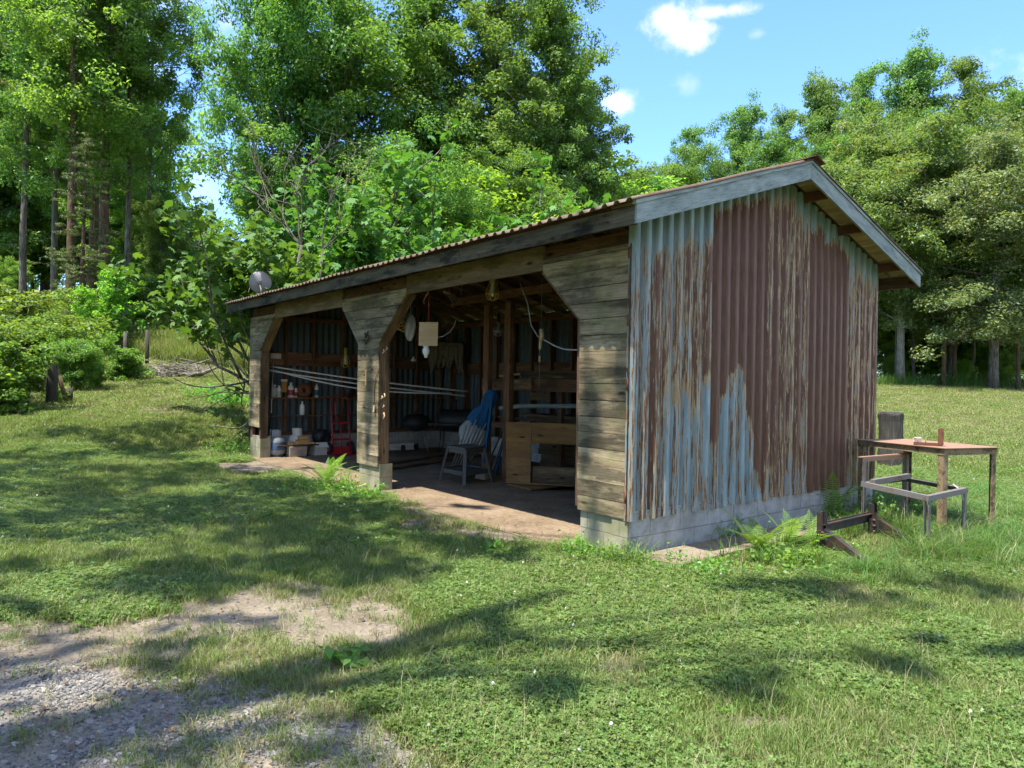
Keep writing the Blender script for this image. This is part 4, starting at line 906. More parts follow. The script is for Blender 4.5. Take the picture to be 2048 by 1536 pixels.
def blades(rng, n, h, spread, wd, lean, mat, name='blade'):
    """tuft of bent tapering blades: 5 verts each, as quad + triangle pair"""
    p = rng.normal(size=(n,2))*spread; az = rng.random(n)*6.283; ln = lean*(.3+rng.random(n)); hh = h*rng.uniform(.5,1.15,n); w_ = wd*rng.uniform(.7,1.3,n)
    d = np.stack([np.cos(az), np.sin(az), np.zeros(n)], 1); s = np.stack([-np.sin(az), np.cos(az), np.zeros(n)], 1); B = np.concatenate([p, np.zeros((n,1))], 1)
    def at(f): return B+d*(ln*hh*f*f)[:,None]+np.array([0,0,1.])*(hh*f*(1-.25*ln*f))[:,None]
    V = np.stack([at(0)-s*w_[:,None], at(0)+s*w_[:,None], at(.55)+s*w_[:,None]*.8, at(.55)-s*w_[:,None]*.8, at(1)], 1).reshape(-1,3)
    i = np.arange(n)[:,None]*5; F = np.concatenate([i+[0,1,2,3], i+[3,2,4,4]]).astype(np.int32)
    fq = i+np.array([0,1,2,3]); ft = i+np.array([3,2,4])
    me = bpy.data.meshes.new(name); me.from_pydata(V.tolist(), [], fq.tolist()+ft.tolist()); r = rng.random(n)
    a = me.attributes.new('rnd', 'FLOAT', 'FACE'); a.data.foreach_set('value', np.concatenate([r, r]).astype(np.float32)); me.materials.append(mat); return me
def clover(rng, n, spread, size, mat, flowers=0):
    """patch of three-leaved clover"""
    V = []; F = []; r = []; mi = []
    for i in range(n):
        c = np.array([*(rng.normal(size=2)*spread), rng.uniform(.012,.042)]); tl = rng.normal(size=3)*.25+[0,0,1]; tl /= np.linalg.norm(tl); a = np.cross(tl, rng.normal(size=3)); a /= np.linalg.norm(a); b_ = np.cross(tl, a); rv = rng.random()
        for k in range(3):
            an = k*2.094+rng.normal()*.1; u = a*math.cos(an)+b_*math.sin(an); v = -a*math.sin(an)+b_*math.cos(an); s = size*rng.uniform(.75,1.2); q = len(V)
            V += [c, c+u*s*.55+v*s*.42+tl*.003, c+u*s*1.0+v*s*.25, c+u*s*.9, c+u*s*1.0-v*s*.25, c+u*s*.55-v*s*.42+tl*.003]; F.append([q,q+1,q+2,q+3,q+4,q+5]); r.append(rv); mi.append(0)
    for i in range(flowers):
        c = np.array([*(rng.normal(size=2)*spread), rng.uniform(.045,.065)])
        for k in range(7):
            d = rng.normal(size=3); d /= np.linalg.norm(d); e1 = np.cross(d, [0,.3,1]); e1 /= np.linalg.norm(e1); e2 = np.cross(d, e1); q = len(V); s = .0042
            V += [c+d*.005+e1*s+e2*s, c+d*.005-e1*s+e2*s, c+d*.005-e1*s-e2*s, c+d*.005+e1*s-e2*s]; F.append([q,q+1,q+2,q+3]); r.append(.5); mi.append(1)
    me = bpy.data.meshes.new('clover'); me.from_pydata([tuple(p) for p in V], [], F); a = me.attributes.new('rnd', 'FLOAT', 'FACE'); a.data.foreach_set('value', r)
    me.materials.append(mat); me.materials.append(M['petal']); me.polygons.foreach_set('material_index', mi); return me
def stone(rng):
    b = MB(); ph = rng.random(3)*6
    prof = [(0,-.5),(.42,-.33),(.55,0),(.42,.33),(0,.5)]; n = 6; sc = rng.uniform(.6,1.1,3); V = []
    for r_, z in prof:
        for k in range(n): q = 6.283*k/n; V.append(np.array([r_*math.cos(q), r_*math.sin(q), z])*sc*[1,1,.6]*(1+.22*math.sin(3*q+ph[0]+z*4)))
    F = [(i*n+k, i*n+(k+1)%n, (i+1)*n+(k+1)%n, (i+1)*n+k) for i in range(4) for k in range(n)]
    me = bpy.data.meshes.new('stone'); me.from_pydata([tuple(v) for v in V], [], F); me.materials.append(M['stone']); return me
def sample_view(n, amin, amax, pw, qmax=.92):
    n = int(n*1.3)
    a = amin+(amax-amin)*R.random(n)**pw; q = -qmax+R.random(n)*(qmax+1.2); b = q*a
    return CAM[0]+FH[0]*a+RH[0]*b, CAM[1]+FH[1]*a+RH[1]*b, a
def outside(x, y, m=.0): return ~((x > -L_-.1-m) & (x < .02+m) & (y > -.13-m) & (y < W_+m))
def put(name, protos, x, y, s, label, cat, tilt=.12, idx=None, dz=0.0):
    n = len(x); rot = np.stack([R.normal(size=n)*tilt, R.normal(size=n)*tilt, R.random(n)*6.283], 1)
    scatter(name, protos, np.stack([x, y, terr(x, y)+dz], 1), rot, s, R.integers(0, len(protos), n) if idx is None else idx, label, cat)
walk = [(.05,.03),(.44,.1),(.40,3.1),(.07,3.1)]
# lawn blades
pr = [blades(R, 26, .062, .045, .0022, .8, M['grass']) for _ in range(5)]+[blades(R, 20, .05, .045, .002, 1.0, M['grass_dry']) for _ in range(2)]
x, y, a = sample_view(210000, 2.2, 17, 1.35); g, gv, dr = cover(x, y); n = fbm(x*.9, y*.9, 5)
keep = (R.random(len(x)) < np.clip(g*1.15-.12, 0, 1)*(.30+.65*smooth(.38,.62,n)+.1)) & outside(x, y) & (poly_sd(walk, x, y) > .03)
x, y, a, n = x[keep], y[keep], a[keep], n[keep]; dd = R.random(len(x)) < .15+.5*smooth(.55,.7,fbm(x*.7, y*.7, 44))
put('grass', pr, x, y, R.uniform(.6,1.25,len(x))*(.85+.035*a), 'short green lawn grass around the shed', 'grass', idx=np.where(dd, R.integers(5,7,len(x)), R.integers(0,5,len(x))))
# clover mats
pc = [clover(R, 34, .055, .0135, M['clover']) for _ in range(4)]+[clover(R, 30, .055, .0135, M['clover'], 1)]
x, y, a = sample_view(150000, 2.2, 13.5, 1.2); g, gv, dr = cover(x, y); n = fbm(x*.8+7, y*.8, 15, 4)
keep = (R.random(len(x)) < smooth(.45, .8, g)*smooth(.42,.56,n)*1.0) & outside(x, y) & (poly_sd(walk, x, y) > .04)
x, y, a = x[keep], y[keep], a[keep]
put('clover', pc, x, y, R.uniform(.7,1.25,len(x))*(.9+.03*a), 'low clover mats spread through the lawn', 'clover', idx=np.where(R.random(len(x)) < .007, 4, R.integers(0,4,len(x))))
# thin tufts on the bare dirt
pt = [blades(R, 22, .062, .026, .0014, 1.0, M['grass']) for _ in range(3)]+[blades(R, 20, .065, .028, .0013, 1.1, M['grass_dry']) for _ in range(2)]
x, y, a = sample_view(34000, 2.2, 9, 1.0); g, gv, dr = cover(x, y); n = fbm(x*2.6, y*2.6, 61, 4)
keep = (R.random(len(x)) < (smooth(.46,.60,n)*.9+.09)*(1-.68*gv)) & (g < .8) & outside(x, y, .05); x, y = x[keep], y[keep]
put('grass_tufts', pt, x, y, R.uniform(.5,1.3,len(x)), 'thin grass tufts growing through the bare dirt and gravel', 'grass')
# gravel stones
ps = [stone(R) for _ in range(7)]
x, y, a = sample_view(190000, 2.2, 5.4, 1.3); g, gv, dr = cover(x, y); n = fbm(x*1.6, y*1.6, 90, 4)
keep = (R.random(len(x)) < gv*(.12+.7*smooth(.44,.58,n))+.03*(1-g)) & outside(x, y, .05); x, y = x[keep], y[keep]
put('gravel', ps, x, y, .0098*np.exp(R.normal(size=len(x))*.5), 'grey gravel and pebbles of the drive', 'gravel', tilt=.5, dz=.003)
# broad leaved lawn weeds and taller seed stems mixed through the turf
def rosette(rng):
    n = 7; az = np.arange(n)*.9+rng.random(n)*.3; C = np.stack([np.cos(az)*.035, np.sin(az)*.035, np.full(n,.018)], 1); V, F = leaf_quads(C, unit(rng.normal(size=(n,3))*.3+[0,0,1]), .06*rng.uniform(.7,1.2,n), .5, rng); return np_mesh('rosette', V, F, M['leaf_weed'], leaf_rnd(F, rng))
x, y, a = sample_view(5200, 2.2, 12, 1.2); g, gv, dr = cover(x, y); k = (g > .35) & outside(x, y) & (fbm(x*1.3, y*1.3, 101) > .45); x, y = x[k], y[k]
put('lawn_weeds', [rosette(R) for _ in range(4)], x, y, R.uniform(.5,1.3,len(x)), 'broad leaved low weeds growing through the lawn', 'weeds')
x, y, a = sample_view(9000, 2.2, 13, 1.2); g, gv, dr = cover(x, y); k = (g > .4) & outside(x, y) & (fbm(x*1.1, y*1.1, 131) > .52); x, y = x[k], y[k]
put('seed_grass', [blades(R, 12, .15, .05, .0016, .9, M['grass'])]+[blades(R, 9, .17, .05, .0012, .8, M['grass_dry'])], x, y, R.uniform(.5,1.1,len(x)), 'taller thin seed stems standing out of the lawn', 'grass')
# fallen leaves and bits of straw
lf = []
for k in range(4):
    c = R.normal(size=(1,3))*0; V, F = leaf_quads(np.zeros((1,3)), np.array([[0,0,1.]]), np.array([.05]), .5, R, .12); me = np_mesh('fallen_leaf', V, F, M['dead_leaf'], {'rnd': ('FACE', np.array([R.random()]))}); lf.append(me)
x, y, a = sample_view(2600, 2.2, 12, 1.1); k = outside(x, y, -.6); x, y = x[k], y[k]
put('fallen_leaves', lf, x, y, R.uniform(.3,.85,len(x)), 'scattered dry fallen leaves on the lawn and dirt', 'leaves', tilt=.35, dz=.02)
# longer lush grass round the stands and the wall foot on the right
pl = [blades(R, 34, .30, .05, .0035, 1.5, M['grass_lush']) for _ in range(4)]+[blades(R, 16, .42, .04, .002, 1.2, M['grass_dry'])]
X = []; 
for px, py, sp, k in ((1690,1060,.25,40),(1800,1075,.35,70),(1870,1100,.35,130),(1930,1070,.35,110),(1760,1040,.3,80),(1960,1030,.45,90),(1990,990,.6,90),(1500,1120,.2,12),(1850,1030,.4,80),(1260,1128,.14,16),(1175,1110,.1,9),(1720,1150,.25,26),(1830,1115,.3,60)):
    q = oZ(px, py); X.append(np.array([q[0], q[1]])+R.normal(size=(k,2))*sp)
X = np.concatenate(X); iA = oZ(1640,1100)[:2]; iB = oZ(1742,1072)[:2]; oo = np.array([.47,-.23])*1.1
_sd = poly_sd([iA+[-.1,-.12], iA+oo, iB+oo, iB+[-.05,.12]], X[:,0], X[:,1]); X = X[_sd > R.uniform(-.08,.12,len(X))]; k = outside(X[:,0], X[:,1], .04) & (poly_sd(walk, X[:,0], X[:,1]) > .05); X = X[k]
put('tall_grass', pl, X[:,0], X[:,1], R.uniform(.35,.95,len(X)), 'long lush grass grown up around the metal stands', 'grass', idx=np.where(R.random(len(X)) < .10, 4, R.integers(0,4,len(X))))
# mown field and the bank behind, coarse far tufts
pf = [blades(R, 44, .065, .16, .006, 1.0, M['grass']) for _ in range(3)]+[blades(R, 44, .06, .16, .006, 1.0, M['grass_dry']) for _ in range(2)]
x, y, a = sample_view(60000, 13, 52, 1.2); g, gv, dr = cover(x, y); keep = outside(x, y, .1); x, y, a, dr = x[keep], y[keep], a[keep], dr[keep]
put('field_grass', pf, x, y, R.uniform(.7,1.3,len(x))*(.7+.012*a), 'mown grass of the field and the far lawn', 'grass', idx=np.where(R.random(len(x)) < .16+.26*dr, R.integers(3,5,len(x)), R.integers(0,3,len(x))))
pb = [blades(R, 30, .75, .22, .008, .7, M['grass']) for _ in range(2)]+[blades(R, 30, .7, .22, .007, .7, M['grass_dry']) for _ in range(2)]
px = R.uniform(200,520,5200); D = R.uniform(27.5,40,5200); q = np.array([oD(p_, 768, d_)[:2] for p_, d_ in zip(px, D)]); keep = fbm(q[:,0]*.5, q[:,1]*.5, 71) > .36; keep &= D > 29+3*smooth(380,200,px); q = q[keep]
put('meadow_grass', pb, q[:,0], q[:,1], R.uniform(.6,1.15,len(q)), 'tall yellowing meadow grass on the bank at the left', 'grass', idx=np.where(R.random(len(q)) < .22, R.integers(2,4,len(q)), R.integers(0,2,len(q))))
# weeds along the far lawn edge on the right
x, y, a = sample_view(9000, 43.5, 47, 1.0); b_ = ab(x, y)[1]/a; keep = (b_ > .45)
put('edge_weeds', [blades(R, 30, .8, .3, .012, .8, M['grass_lush']) for _ in range(2)], x[keep][:900], y[keep][:900], R.uniform(.4,1.2,min(900,keep.sum())), 'rough weeds along the far edge of the field', 'weeds')

# ------------------------------------------------------------------ single plants near the shed
def fern(label, base, nfr, L, seed, up=(.75,1.25)):
    rng = np.random.default_rng(seed); e = thing('fern', label, 'fern', base, 'ferns growing against the shed')
    V = []; F = []; rn = []; st = MB()
    for i in range(nfr):
        az = i*2.4+rng.normal()*.3; el = rng.uniform(*up); Lf = L*rng.uniform(.65,1.1); p = np.array(base, float)+[rng.normal()*.03, rng.normal()*.03, 0]; pts = [p]; d = np.array([math.cos(az)*math.cos(el), math.sin(az)*math.cos(el), math.sin(el)]); k = 22
        for j in range(k): d = unit(d+np.array([0,0,-.055])); pts.append(pts[-1]+d*Lf/k)
        st.tube(pts[::3]+[pts[-1]], [.0035-.0003*q for q in range(len(pts[::3])+1)], 4, cap=False); rv = rng.random()
        for j in range(4, k+1):
            f = (j-4)/(k-4); w_ = Lf*.17*math.sin(math.pi*min(1, .22+.78*f))*(1.05-f*.25)+.006; t_ = unit(pts[j]-pts[j-1]); sd_ = unit(np.cross(t_, [0,0,1.])); nn = np.cross(sd_, t_)
            for sg in (1,-1):
                u = unit(sd_*sg+t_*.35-nn*.15*1); v = t_; q = len(V); h = Lf/k*.27
                V += [pts[j]-v*h*.6, pts[j]+u*w_*.5-v*h, pts[j]+u*w_, pts[j]+u*w_*.5+v*h, pts[j]+v*h*.6]; F.append([q,q+1,q+2,q+3,q+4]); rn.append(min(1,max(0,rv+rng.normal()*.12)))
    st.build('stem', M['leaf_weed'], e)
    np_obj('frond', np_mesh('frond', np.array(V)-ORG[e.name], np.array(F), M['leaf_fern'], {'rnd': ('FACE', np.array(rn))}), e)
gz = lambda px, py: np.array([*oZ(px, py)[:2], tz(*oZ(px, py)[:2])])
fern('large fern by the near end of the concrete strip along the gable wall', gz(1520,1108), 15, .50, 1)
fern('fern right of the large fern beside the gable wall', gz(1580,1098), 12, .46, 2)
fern('thin upright fern at the far end of the gable wall', gz(1690,1052)+[-.25,.2,0], 5, .75, 3, (1.1,1.4))
fern('small fern low between the large fern and the black blade', gz(1615,1100), 8, .4, 4)
fern('fern standing in front of the left bay beside the middle pier', gz(652,968), 14, .62, 5, (.9,1.3))
def weed(label, base, nst, h, seed, size=.05, spread=.14, mat='leaf_weed', group='leafy weeds around the shed', name='weed'):
    rng = np.random.default_rng(seed); e = thing(name, label, 'weed', base, group); b = MB(); C = []; N = []; S = []
    for i in range(nst):
        p = np.array(base, float)+[*rng.normal(size=2)*spread, 0]; d = np.array([rng.normal()*.35, rng.normal()*.35, 1.]); hh = h*rng.uniform(.45,1.1); q = p+unit(d)*hh; b.tube([p, (p+q)/2+rng.normal(size=3)*.01, q], [.004,.003,.0015], 4, cap=False)
        for j in range(9):
            f = rng.uniform(.2,1); C.append(p+(q-p)*f+rng.normal(size=3)*size*.55); N.append(rng.normal(size=3)*.5+[0,0,1]); S.append(size*rng.uniform(.6,1.3)*(1.15-.4*f))
    b.build('stem', M[mat], e); V, F = leaf_quads(np.array(C), unit(np.array(N)), np.array(S), .6, rng)
    np_obj('leaf', np_mesh('leaf', V-ORG[e.name], F, M[mat], leaf_rnd(F, rng)), e)
for i, (px, py, n_, h, sz, sp, lab) in enumerate((
    (455,868,60,.55,.085,.34,'leafy bush of weeds at the left end of the shed'), (410,862,40,.45,.08,.28,'leafy weeds left of the weed bush at the shed end'), (470,905,50,.3,.06,.34,'low weeds in front of the left pier'),
    (640,985,50,.22,.05,.22,'low weeds around the foot of the fern by the middle pier'), (730,1000,45,.22,.05,.2,'low weeds in front of the middle pier'), (690,985,30,.3,.055,.15,'leafy weed between the fern and the middle pier'),
    (1150,1112,30,.2,.045,.13,'leafy weed left of the right pier'), (1215,1122,26,.18,.045,.12,'leafy weed at the foot of the right pier'), (1285,1138,20,.12,.04,.12,'leafy weed at the near corner of the concrete strip'),
    (1430,1150,36,.16,.045,.18,'leafy weeds beside the concrete strip'), (1570,1140,40,.2,.05,.2,'leafy weeds before the ferns'), (1480,1085,22,.28,.03,.16,'wispy dark weed against the block footing'), (1660,1040,30,.4,.045,.2,'tall weed in the far corner by the gable wall'), (1790,1040,40,.4,.05,.25,'weeds under the rusty table'),
    (700,1330,9,.06,.085,.035,'small broad leaved rosette on the bare dirt'), (1000,1105,16,.12,.06,.08,'broad leaved weed on the lawn before the right bay'))):
    weed(lab, gz(px, py), n_, h, 40+i, sz, sp)
# ------------------------------------------------------------------ things in and around the shed
def arc(c, r, a0, a1, n, ex, ey): return [np.array(c)+np.array(ex)*r*math.cos(a)+np.array(ey)*r*math.sin(a) for a in np.linspace(a0, a1, n)]
V3 = lambda *a: np.array(a, float)
# satellite dish on the roof
q = oY(522, 590, .35); q[2] = zu(.35)+.06; c = oY(520, 565, .42)
e = thing('satellite_dish', 'grey round satellite dish on the far left end of the shed roof', 'satellite dish', q)
back = unit(CAM-c+V3(-1.5,-1.0,-.5)); fr = -back
b = MB(); b.lathe(c-fr*.0, [(.001,0),(.08,.006),(.15,.022),(.205,.045),(.222,.056),(.226,.05),(.205,.034),(.15,.010),(.08,-.008),(.001,-.014)], 30, fr); b.build('reflector', M['dish'], e)
b = MB(); b.tube([q, q+V3(0,0,.10), c+back*.05+V3(0,0,-.05)], .017, 8); b.box(c+back*.045-.03, c+back*.045+V3(.03,.03,.03)); b.build('mast', M['steel'], e)
b = MB(); b.box(q+V3(-.07,-.05,-.03), q+V3(.07,.05,.008)); b.build('base_plate', M['steel'], e)
b = MB(); b.tube([c+V3(0,0,-.20)+fr*.04, c+V3(0,0,-.12)+fr*.28], .01, 6); b.build('arm', M['steel'], e)
# gas bottles
def gas(label, base, s, mt):
    e = thing('gas_bottle', label, 'gas bottle', base, 'gas bottles in the left bay'); b = MB(); B = np.array(base)
    b.lathe(B, [(.10*s,.0),(.105*s,.03*s),(.12*s,.035*s),(.148*s,.06*s),(.155*s,.11*s),(.155*s,.27*s),(.145*s,.32*s),(.11*s,.355*s),(.05*s,.37*s),(.001,.372*s)], 24); b.build('body', M[mt], e)
    b = MB(); b.lathe(B, [(.1565*s,.12*s),(.158*s,.13*s),(.158*s,.25*s),(.1565*s,.26*s)], 24); b.build('label_band', M['tank_band' if mt == 'tank' else 'white'], e)
    b = MB(); P = arc(B+V3(0,0,.36*s), .085*s, .8, 5.5, 14, (0,1,0), (-1,0,0))
    for p0, p1 in zip(P[:-1], P[1:]): b.prism([p0, p1, p1+V3(0,0,.12*s), p0+V3(0,0,.12*s)], unit((p0+p1)/2-B-V3(0,0,.36*s))*.006)
    b.build('collar', M[mt], e)
    b = MB(); b.tube([B+V3(0,0,.36*s), B+V3(0,0,.42*s)], .018*s, 8); b.tube([B+V3(0,0,.42*s), B+V3(0,0,.45*s)], .03*s, 8); b.build('valve', M['steel'], e)
gas('blue grey gas bottle at the left edge of the left bay', oX(553,908,-9.28)*[1,1,0]+V3(0,0,.005), 1.05, 'tank')
gas('pale gas bottle half hidden behind the planks on the concrete block', oX(589,900,-9.36)*[1,1,0]+V3(0,.05,.004), 1.08, 'white')
# concrete block with planks
p = oZ(592,912,.004); 
b = MB(); b.box(p+V3(-.12,-.17,0), p+V3(.12,.17,.19)); b.build('concrete_block', M['concrete'], label='pale concrete block carrying a short plank in the left bay', cat='concrete block', bevel=.008)
z = .197; pl_ = [('wide short plank lying across the concrete block',(-.14,-.40),(.10,.42),.028,'lumber'),('yellow board on top of the wide plank',(-.09,-.12),(.08,.34),.035,'pine'),('yellow offcut stacked second from top on the block',(-.07,.0),(.07,.24),.05,'pine'),('topmost yellow offcut of the stack on the block',(-.05,.04),(.06,.22),.06,'pine')]
for lab, a0, a1, th, mt in pl_:
    b = MB(); b.box(p+V3(a0[0],a0[1],z), p+V3(a1[0],a1[1],z+th)); b.build('board', M[mt], label=lab, cat='board', group='boards on the concrete block', bevel=.003); z += th+.002
for i in range(3):
    b = MB(); o = p+V3(-.02+.03*i,-.17+.06*i,.197+.028+.003); b.box(o, o+V3(.05,.045,.035+.01*i)); b.build('wood_chip', M['pine'], label='small yellow wood scrap beside the offcuts on the plank', cat='wood scrap', group='wood scraps on the plank')
# white box with black bag and pile
p = oX(640,903,-9.3)*[1,1,0]+V3(0,0,.005); e = thing('white_box', 'open white box on the floor behind the fern', 'box', p)
b = MB(); w_, d_, h = .17, .17, .24
b.box(p+V3(-w_,-d_,0), p+V3(w_,d_,.01))
for lo, hi in (((-w_,-d_,.011),(-w_+.008,d_,h)),((w_-.008,-d_,.011),(w_,d_,h)),((-w_+.009,-d_,.011),(w_-.009,-d_+.008,h)),((-w_+.009,d_-.008,.011),(w_-.009,d_,h))): b.box(p+V3(*lo), p+V3(*hi))
b.build('box_shell', M['white'], e)
b = MB(); b.prism([p+V3(w_,-d_,h),p+V3(w_,d_,h),p+V3(w_+.08,d_+.02,h-.09),p+V3(w_+.08,-d_-.02,h-.09)], (0,0,.006)); b.build('flap', M['white'], e)
def lump(name, label, cat, c, r, seed, mat, sc=(1,1,1), amp=.25, group=None):
    rng = np.random.default_rng(seed); b = MB(); nu, nv = 26, 16; V = []; ph = rng.random(8)*6
    for j in range(nv+1):
        th = math.pi*j/nv
        for i in range(nu):
            az = 2*math.pi*i/nu; d = V3(math.sin(th)*math.cos(az), math.sin(th)*math.sin(az), math.cos(th)); rr = r*(1+amp*(math.sin(3*az+ph[0]+2*th)*.5+math.sin(5*az-ph[1]+th*3)*.3+math.sin(9*az+ph[2]+th*5)*.2)*math.sin(th)); V.append(np.array(c)+d*rr*np.array(sc))
    F = [(j*nu+i, j*nu+(i+1)%nu, (j+1)*nu+(i+1)%nu, (j+1)*nu+i) for j in range(nv) for i in range(nu)]
    b.add(V, [f[::-1] for f in F], None, .5, True); return b.build(name, M[mat], label=label, cat=cat, group=group)
lump('rubbish_bag', 'crumpled black plastic bag slumped in the white box', 'bag', p+V3(-.02,.02,.34), .18, 3, 'black', (.9,1.0,.85))
# red hand truck
c = oX(684,900,-9.0)*[1,1,0]+V3(0,0,.004)
e = thing('hand_truck', 'red two wheeled hand truck standing in the left bay', 'hand truck', c); ax = V3(0,1,0); bk = V3(-.18,0,1)
b = MB(); wd = .18; ht = 1.16; rail = lambda s, h: c+ax*wd*s+V3(-.16*h/ht,0,h)
for s in (-1,1): b.tube([rail(s,.05), rail(s,ht*.88)], .015, 8)
top = [rail(-1,ht*.88), rail(-1,ht*.96)+ax*.02, rail(0,ht)-ax*.10, rail(0,ht*1.005), rail(0,ht)+ax*.10, rail(1,ht*.96)-ax*.02, rail(1,ht*.88)]; b.tube(top, .015, 8)
b.build('frame', M['red'], e)
b = MB()
for h in (.30,.62): b.beam(rail(-1,h), rail(1,h), .022, .04)
b.tube([rail(0,.08), rail(0,.64)], .013, 8); b.build('cross_bar', M['red'], e)
b = MB(); b.tube([rail(0,.62), rail(-.55,.80), rail(-.55,1.02), rail(-.2,1.10)], .013, 8); b.build('handle', M['red'], e)
b = MB(); b.box(c+V3(0,-.22,.01), c+V3(.20,.22,.018)); b.prism([c+V3(0,-.22,.02),c+V3(.0,.22,.02),c+V3(-.02,.22,.16),c+V3(-.02,-.22,.16)], (.005,0,0)); b.build('toe_plate', M['red'], e)
for s in (-1,1):
    w_ = c+ax*(wd+.05)*s+V3(-.10,0,.125); b = MB(); b.lathe(w_-ax*.03, [(.07,0),(.115,.0),(.126,.015),(.126,.045),(.115,.06),(.07,.06),(.07,0)], 20, ax); wh = b.build('wheel', M['rubber'], e)
    b = MB(); b.lathe(w_-ax*.024, [(.001,0),(.068,.0),(.068,.048),(.001,.048)], 16, ax); b.build('rim', M['red'], wh)
b = MB(); b.tube([c-ax*.25+V3(-.10,0,.125), c+ax*.25+V3(-.10,0,.125)], .01, 6); b.build('axle', M['steel'], e)
# things on the shelves of the end wall
XS = -9.52; sz_ = 1.116
def bottle(label, px, z0, r, h, mt, band=None, neck=.35, name='bottle', capm='white', cat='bottle'):
    y = oX(px, 790, XS)[1]; B = V3(XS, y, z0); e = thing(name, label, cat, B, 'bottles and cans on the end wall shelves'); b = MB()
    b.lathe(B, [(.001,0),(r*.92,0),(r,.008),(r,h*.62),(r*.85,h*.74),(r*neck,h*.84),(r*neck,h*.92)], 16); b.build('body', M[mt], e)
    b = MB(); b.lathe(B, [(r*neck*1.1,h*.915),(r*neck*1.15,h),(.001,h)], 12); b.build('cap', M[capm], e)
    if band: b = MB(); b.lathe(B, [(r+.0005,h*.14),(r+.0015,h*.16),(r+.0015,h*.5),(r+.0005,h*.52)], 16); b.build('label', M[band], e)
bottle('pale green bottle at the left end of the upper shelf', 549, sz_, .045, .24, 'bottle_green', None, .5)
bottle('whitish bottle second from the left on the upper shelf', 558, sz_, .045, .23, 'white', 'bottle_green', .5)
bottle('white and red jug on the upper shelf left of the dark disc', 582, sz_, .062, .29, 'white', 'bottle_red', .4)
bottle('small white can with red top beside the white and red jug', 592, sz_, .032, .2, 'white', 'bottle_red', .8, capm='bottle_red', name='can', cat='can')
bottle('slim bottle, white above and blue below, right of the dark disc', 633, sz_, .04, .30, 'white', 'bottle_blue', .3, capm='bottle_blue')
bottle('clear white bottle alone on the lower shelf', 605, .771, .05, .27, 'glass', 'white', .35)
y = oX(608, 778, XS)[1]; b = MB(); b.lathe(V3(XS+.02,y,sz_+.145), [(.03,0),(.145,0),(.145,.03),(.03,.03),(.03,0)], 28, (1,0,0)); b.build('disc', M['rust'], label='dark round steel disc with a centre hole leaning on the upper shelf', cat='disc')
y = oX(697, 790, XS)[1]; e = thing('bucket', 'black bucket with a pale lid rim on the upper shelf behind the middle pier', 'bucket', V3(XS,y,sz_)); b = MB(); b.lathe(V3(XS,y,sz_), [(.001,0),(.11,0),(.14,.30),(.001,.30)], 20); b.build('body', M['black'], e); b = MB(); b.lathe(V3(XS,y,sz_), [(.143,.29),(.150,.30),(.150,.325),(.001,.33)], 20); b.build('lid', M['black'], e)
for i, (px, l) in enumerate(((652,.10),(659,.06))):
    y = oX(px, 790, XS)[1]; b = MB(); b.tube([(XS,y-l,sz_+.012),(XS+.02,y+l*.2,sz_+.03),(XS-.02,y+l,sz_+.02)], .012, 6); b.build('tool', M['steel'], label=('longer' if i == 0 else 'shorter')+' pale small tool lying on the upper shelf right of the blue bottle', cat='tool')
q = oX(567, 770, -9.585); e = thing('brush', 'ochre scrubbing brush hanging on the first stud of the end wall', 'brush', q-V3(0,0,.12)); b = MB(); b.box(q+V3(0,-.05,-.14), q+V3(.05,.05,.07)); b.build('bristle', M['brush'], e); b = MB(); b.box(q+V3(-.004,-.055,.071), q+V3(.055,.055,.11)); b.build('head', M['white'], e)
q0, q1 = oX(547,722,-9.56), oX(540,858,-9.3); q1[2] = .01
e = thing('pole', 'long thin white pole with a dark grip leaning in the left corner', 'pole', q1); m_ = q1+(q0-q1)*.45; b = MB(); b.tube([m_, q0], .009, 8); b.tube([q1, q1+(q0-q1)*.28], .009, 8); b.build('shaft', M['pvc'], e); b = MB(); b.tube([q1+(q0-q1)*.282, m_-(q0-q1)*.002], .012, 8); b.build('grip', M['black'], e)
q = oX(551, 712, -9.62); b = MB(); b.box(q+V3(-.02,-.10,-.05), q+V3(.04,.10,.05)); b.build('box', M['white'], label='small whitish box on the girt in the left corner', cat='box', bevel=.004)
# plastic pipes across the bays
for i, (a0, a1, lab) in enumerate(((oX(537,732,-9.3), oY(935,783,2.9), 'upper white plastic pipe of the three hung across both bays'), (oX(537,741,-9.3), oY(930,792,2.9), 'middle white plastic pipe of the three hung across both bays'), (oX(537,738,-9.32), oY(905,787,2.7), 'lowest drooping white plastic pipe of the three'))):
    a0 = a0*1.0; b = MB(); pts = []
    for f in np.linspace(0, 1, 9): p_ = a0*(1-f)+a1*f; p_ = p_-V3(0,0,(.03 if i < 2 else .14)*math.sin(math.pi*f)); pts.append(p_)
    b.tube(pts, .014, 8); b.build('plastic_pipe', M['pvc'], label=lab, cat='pipe', group='white plastic pipes across the bays')
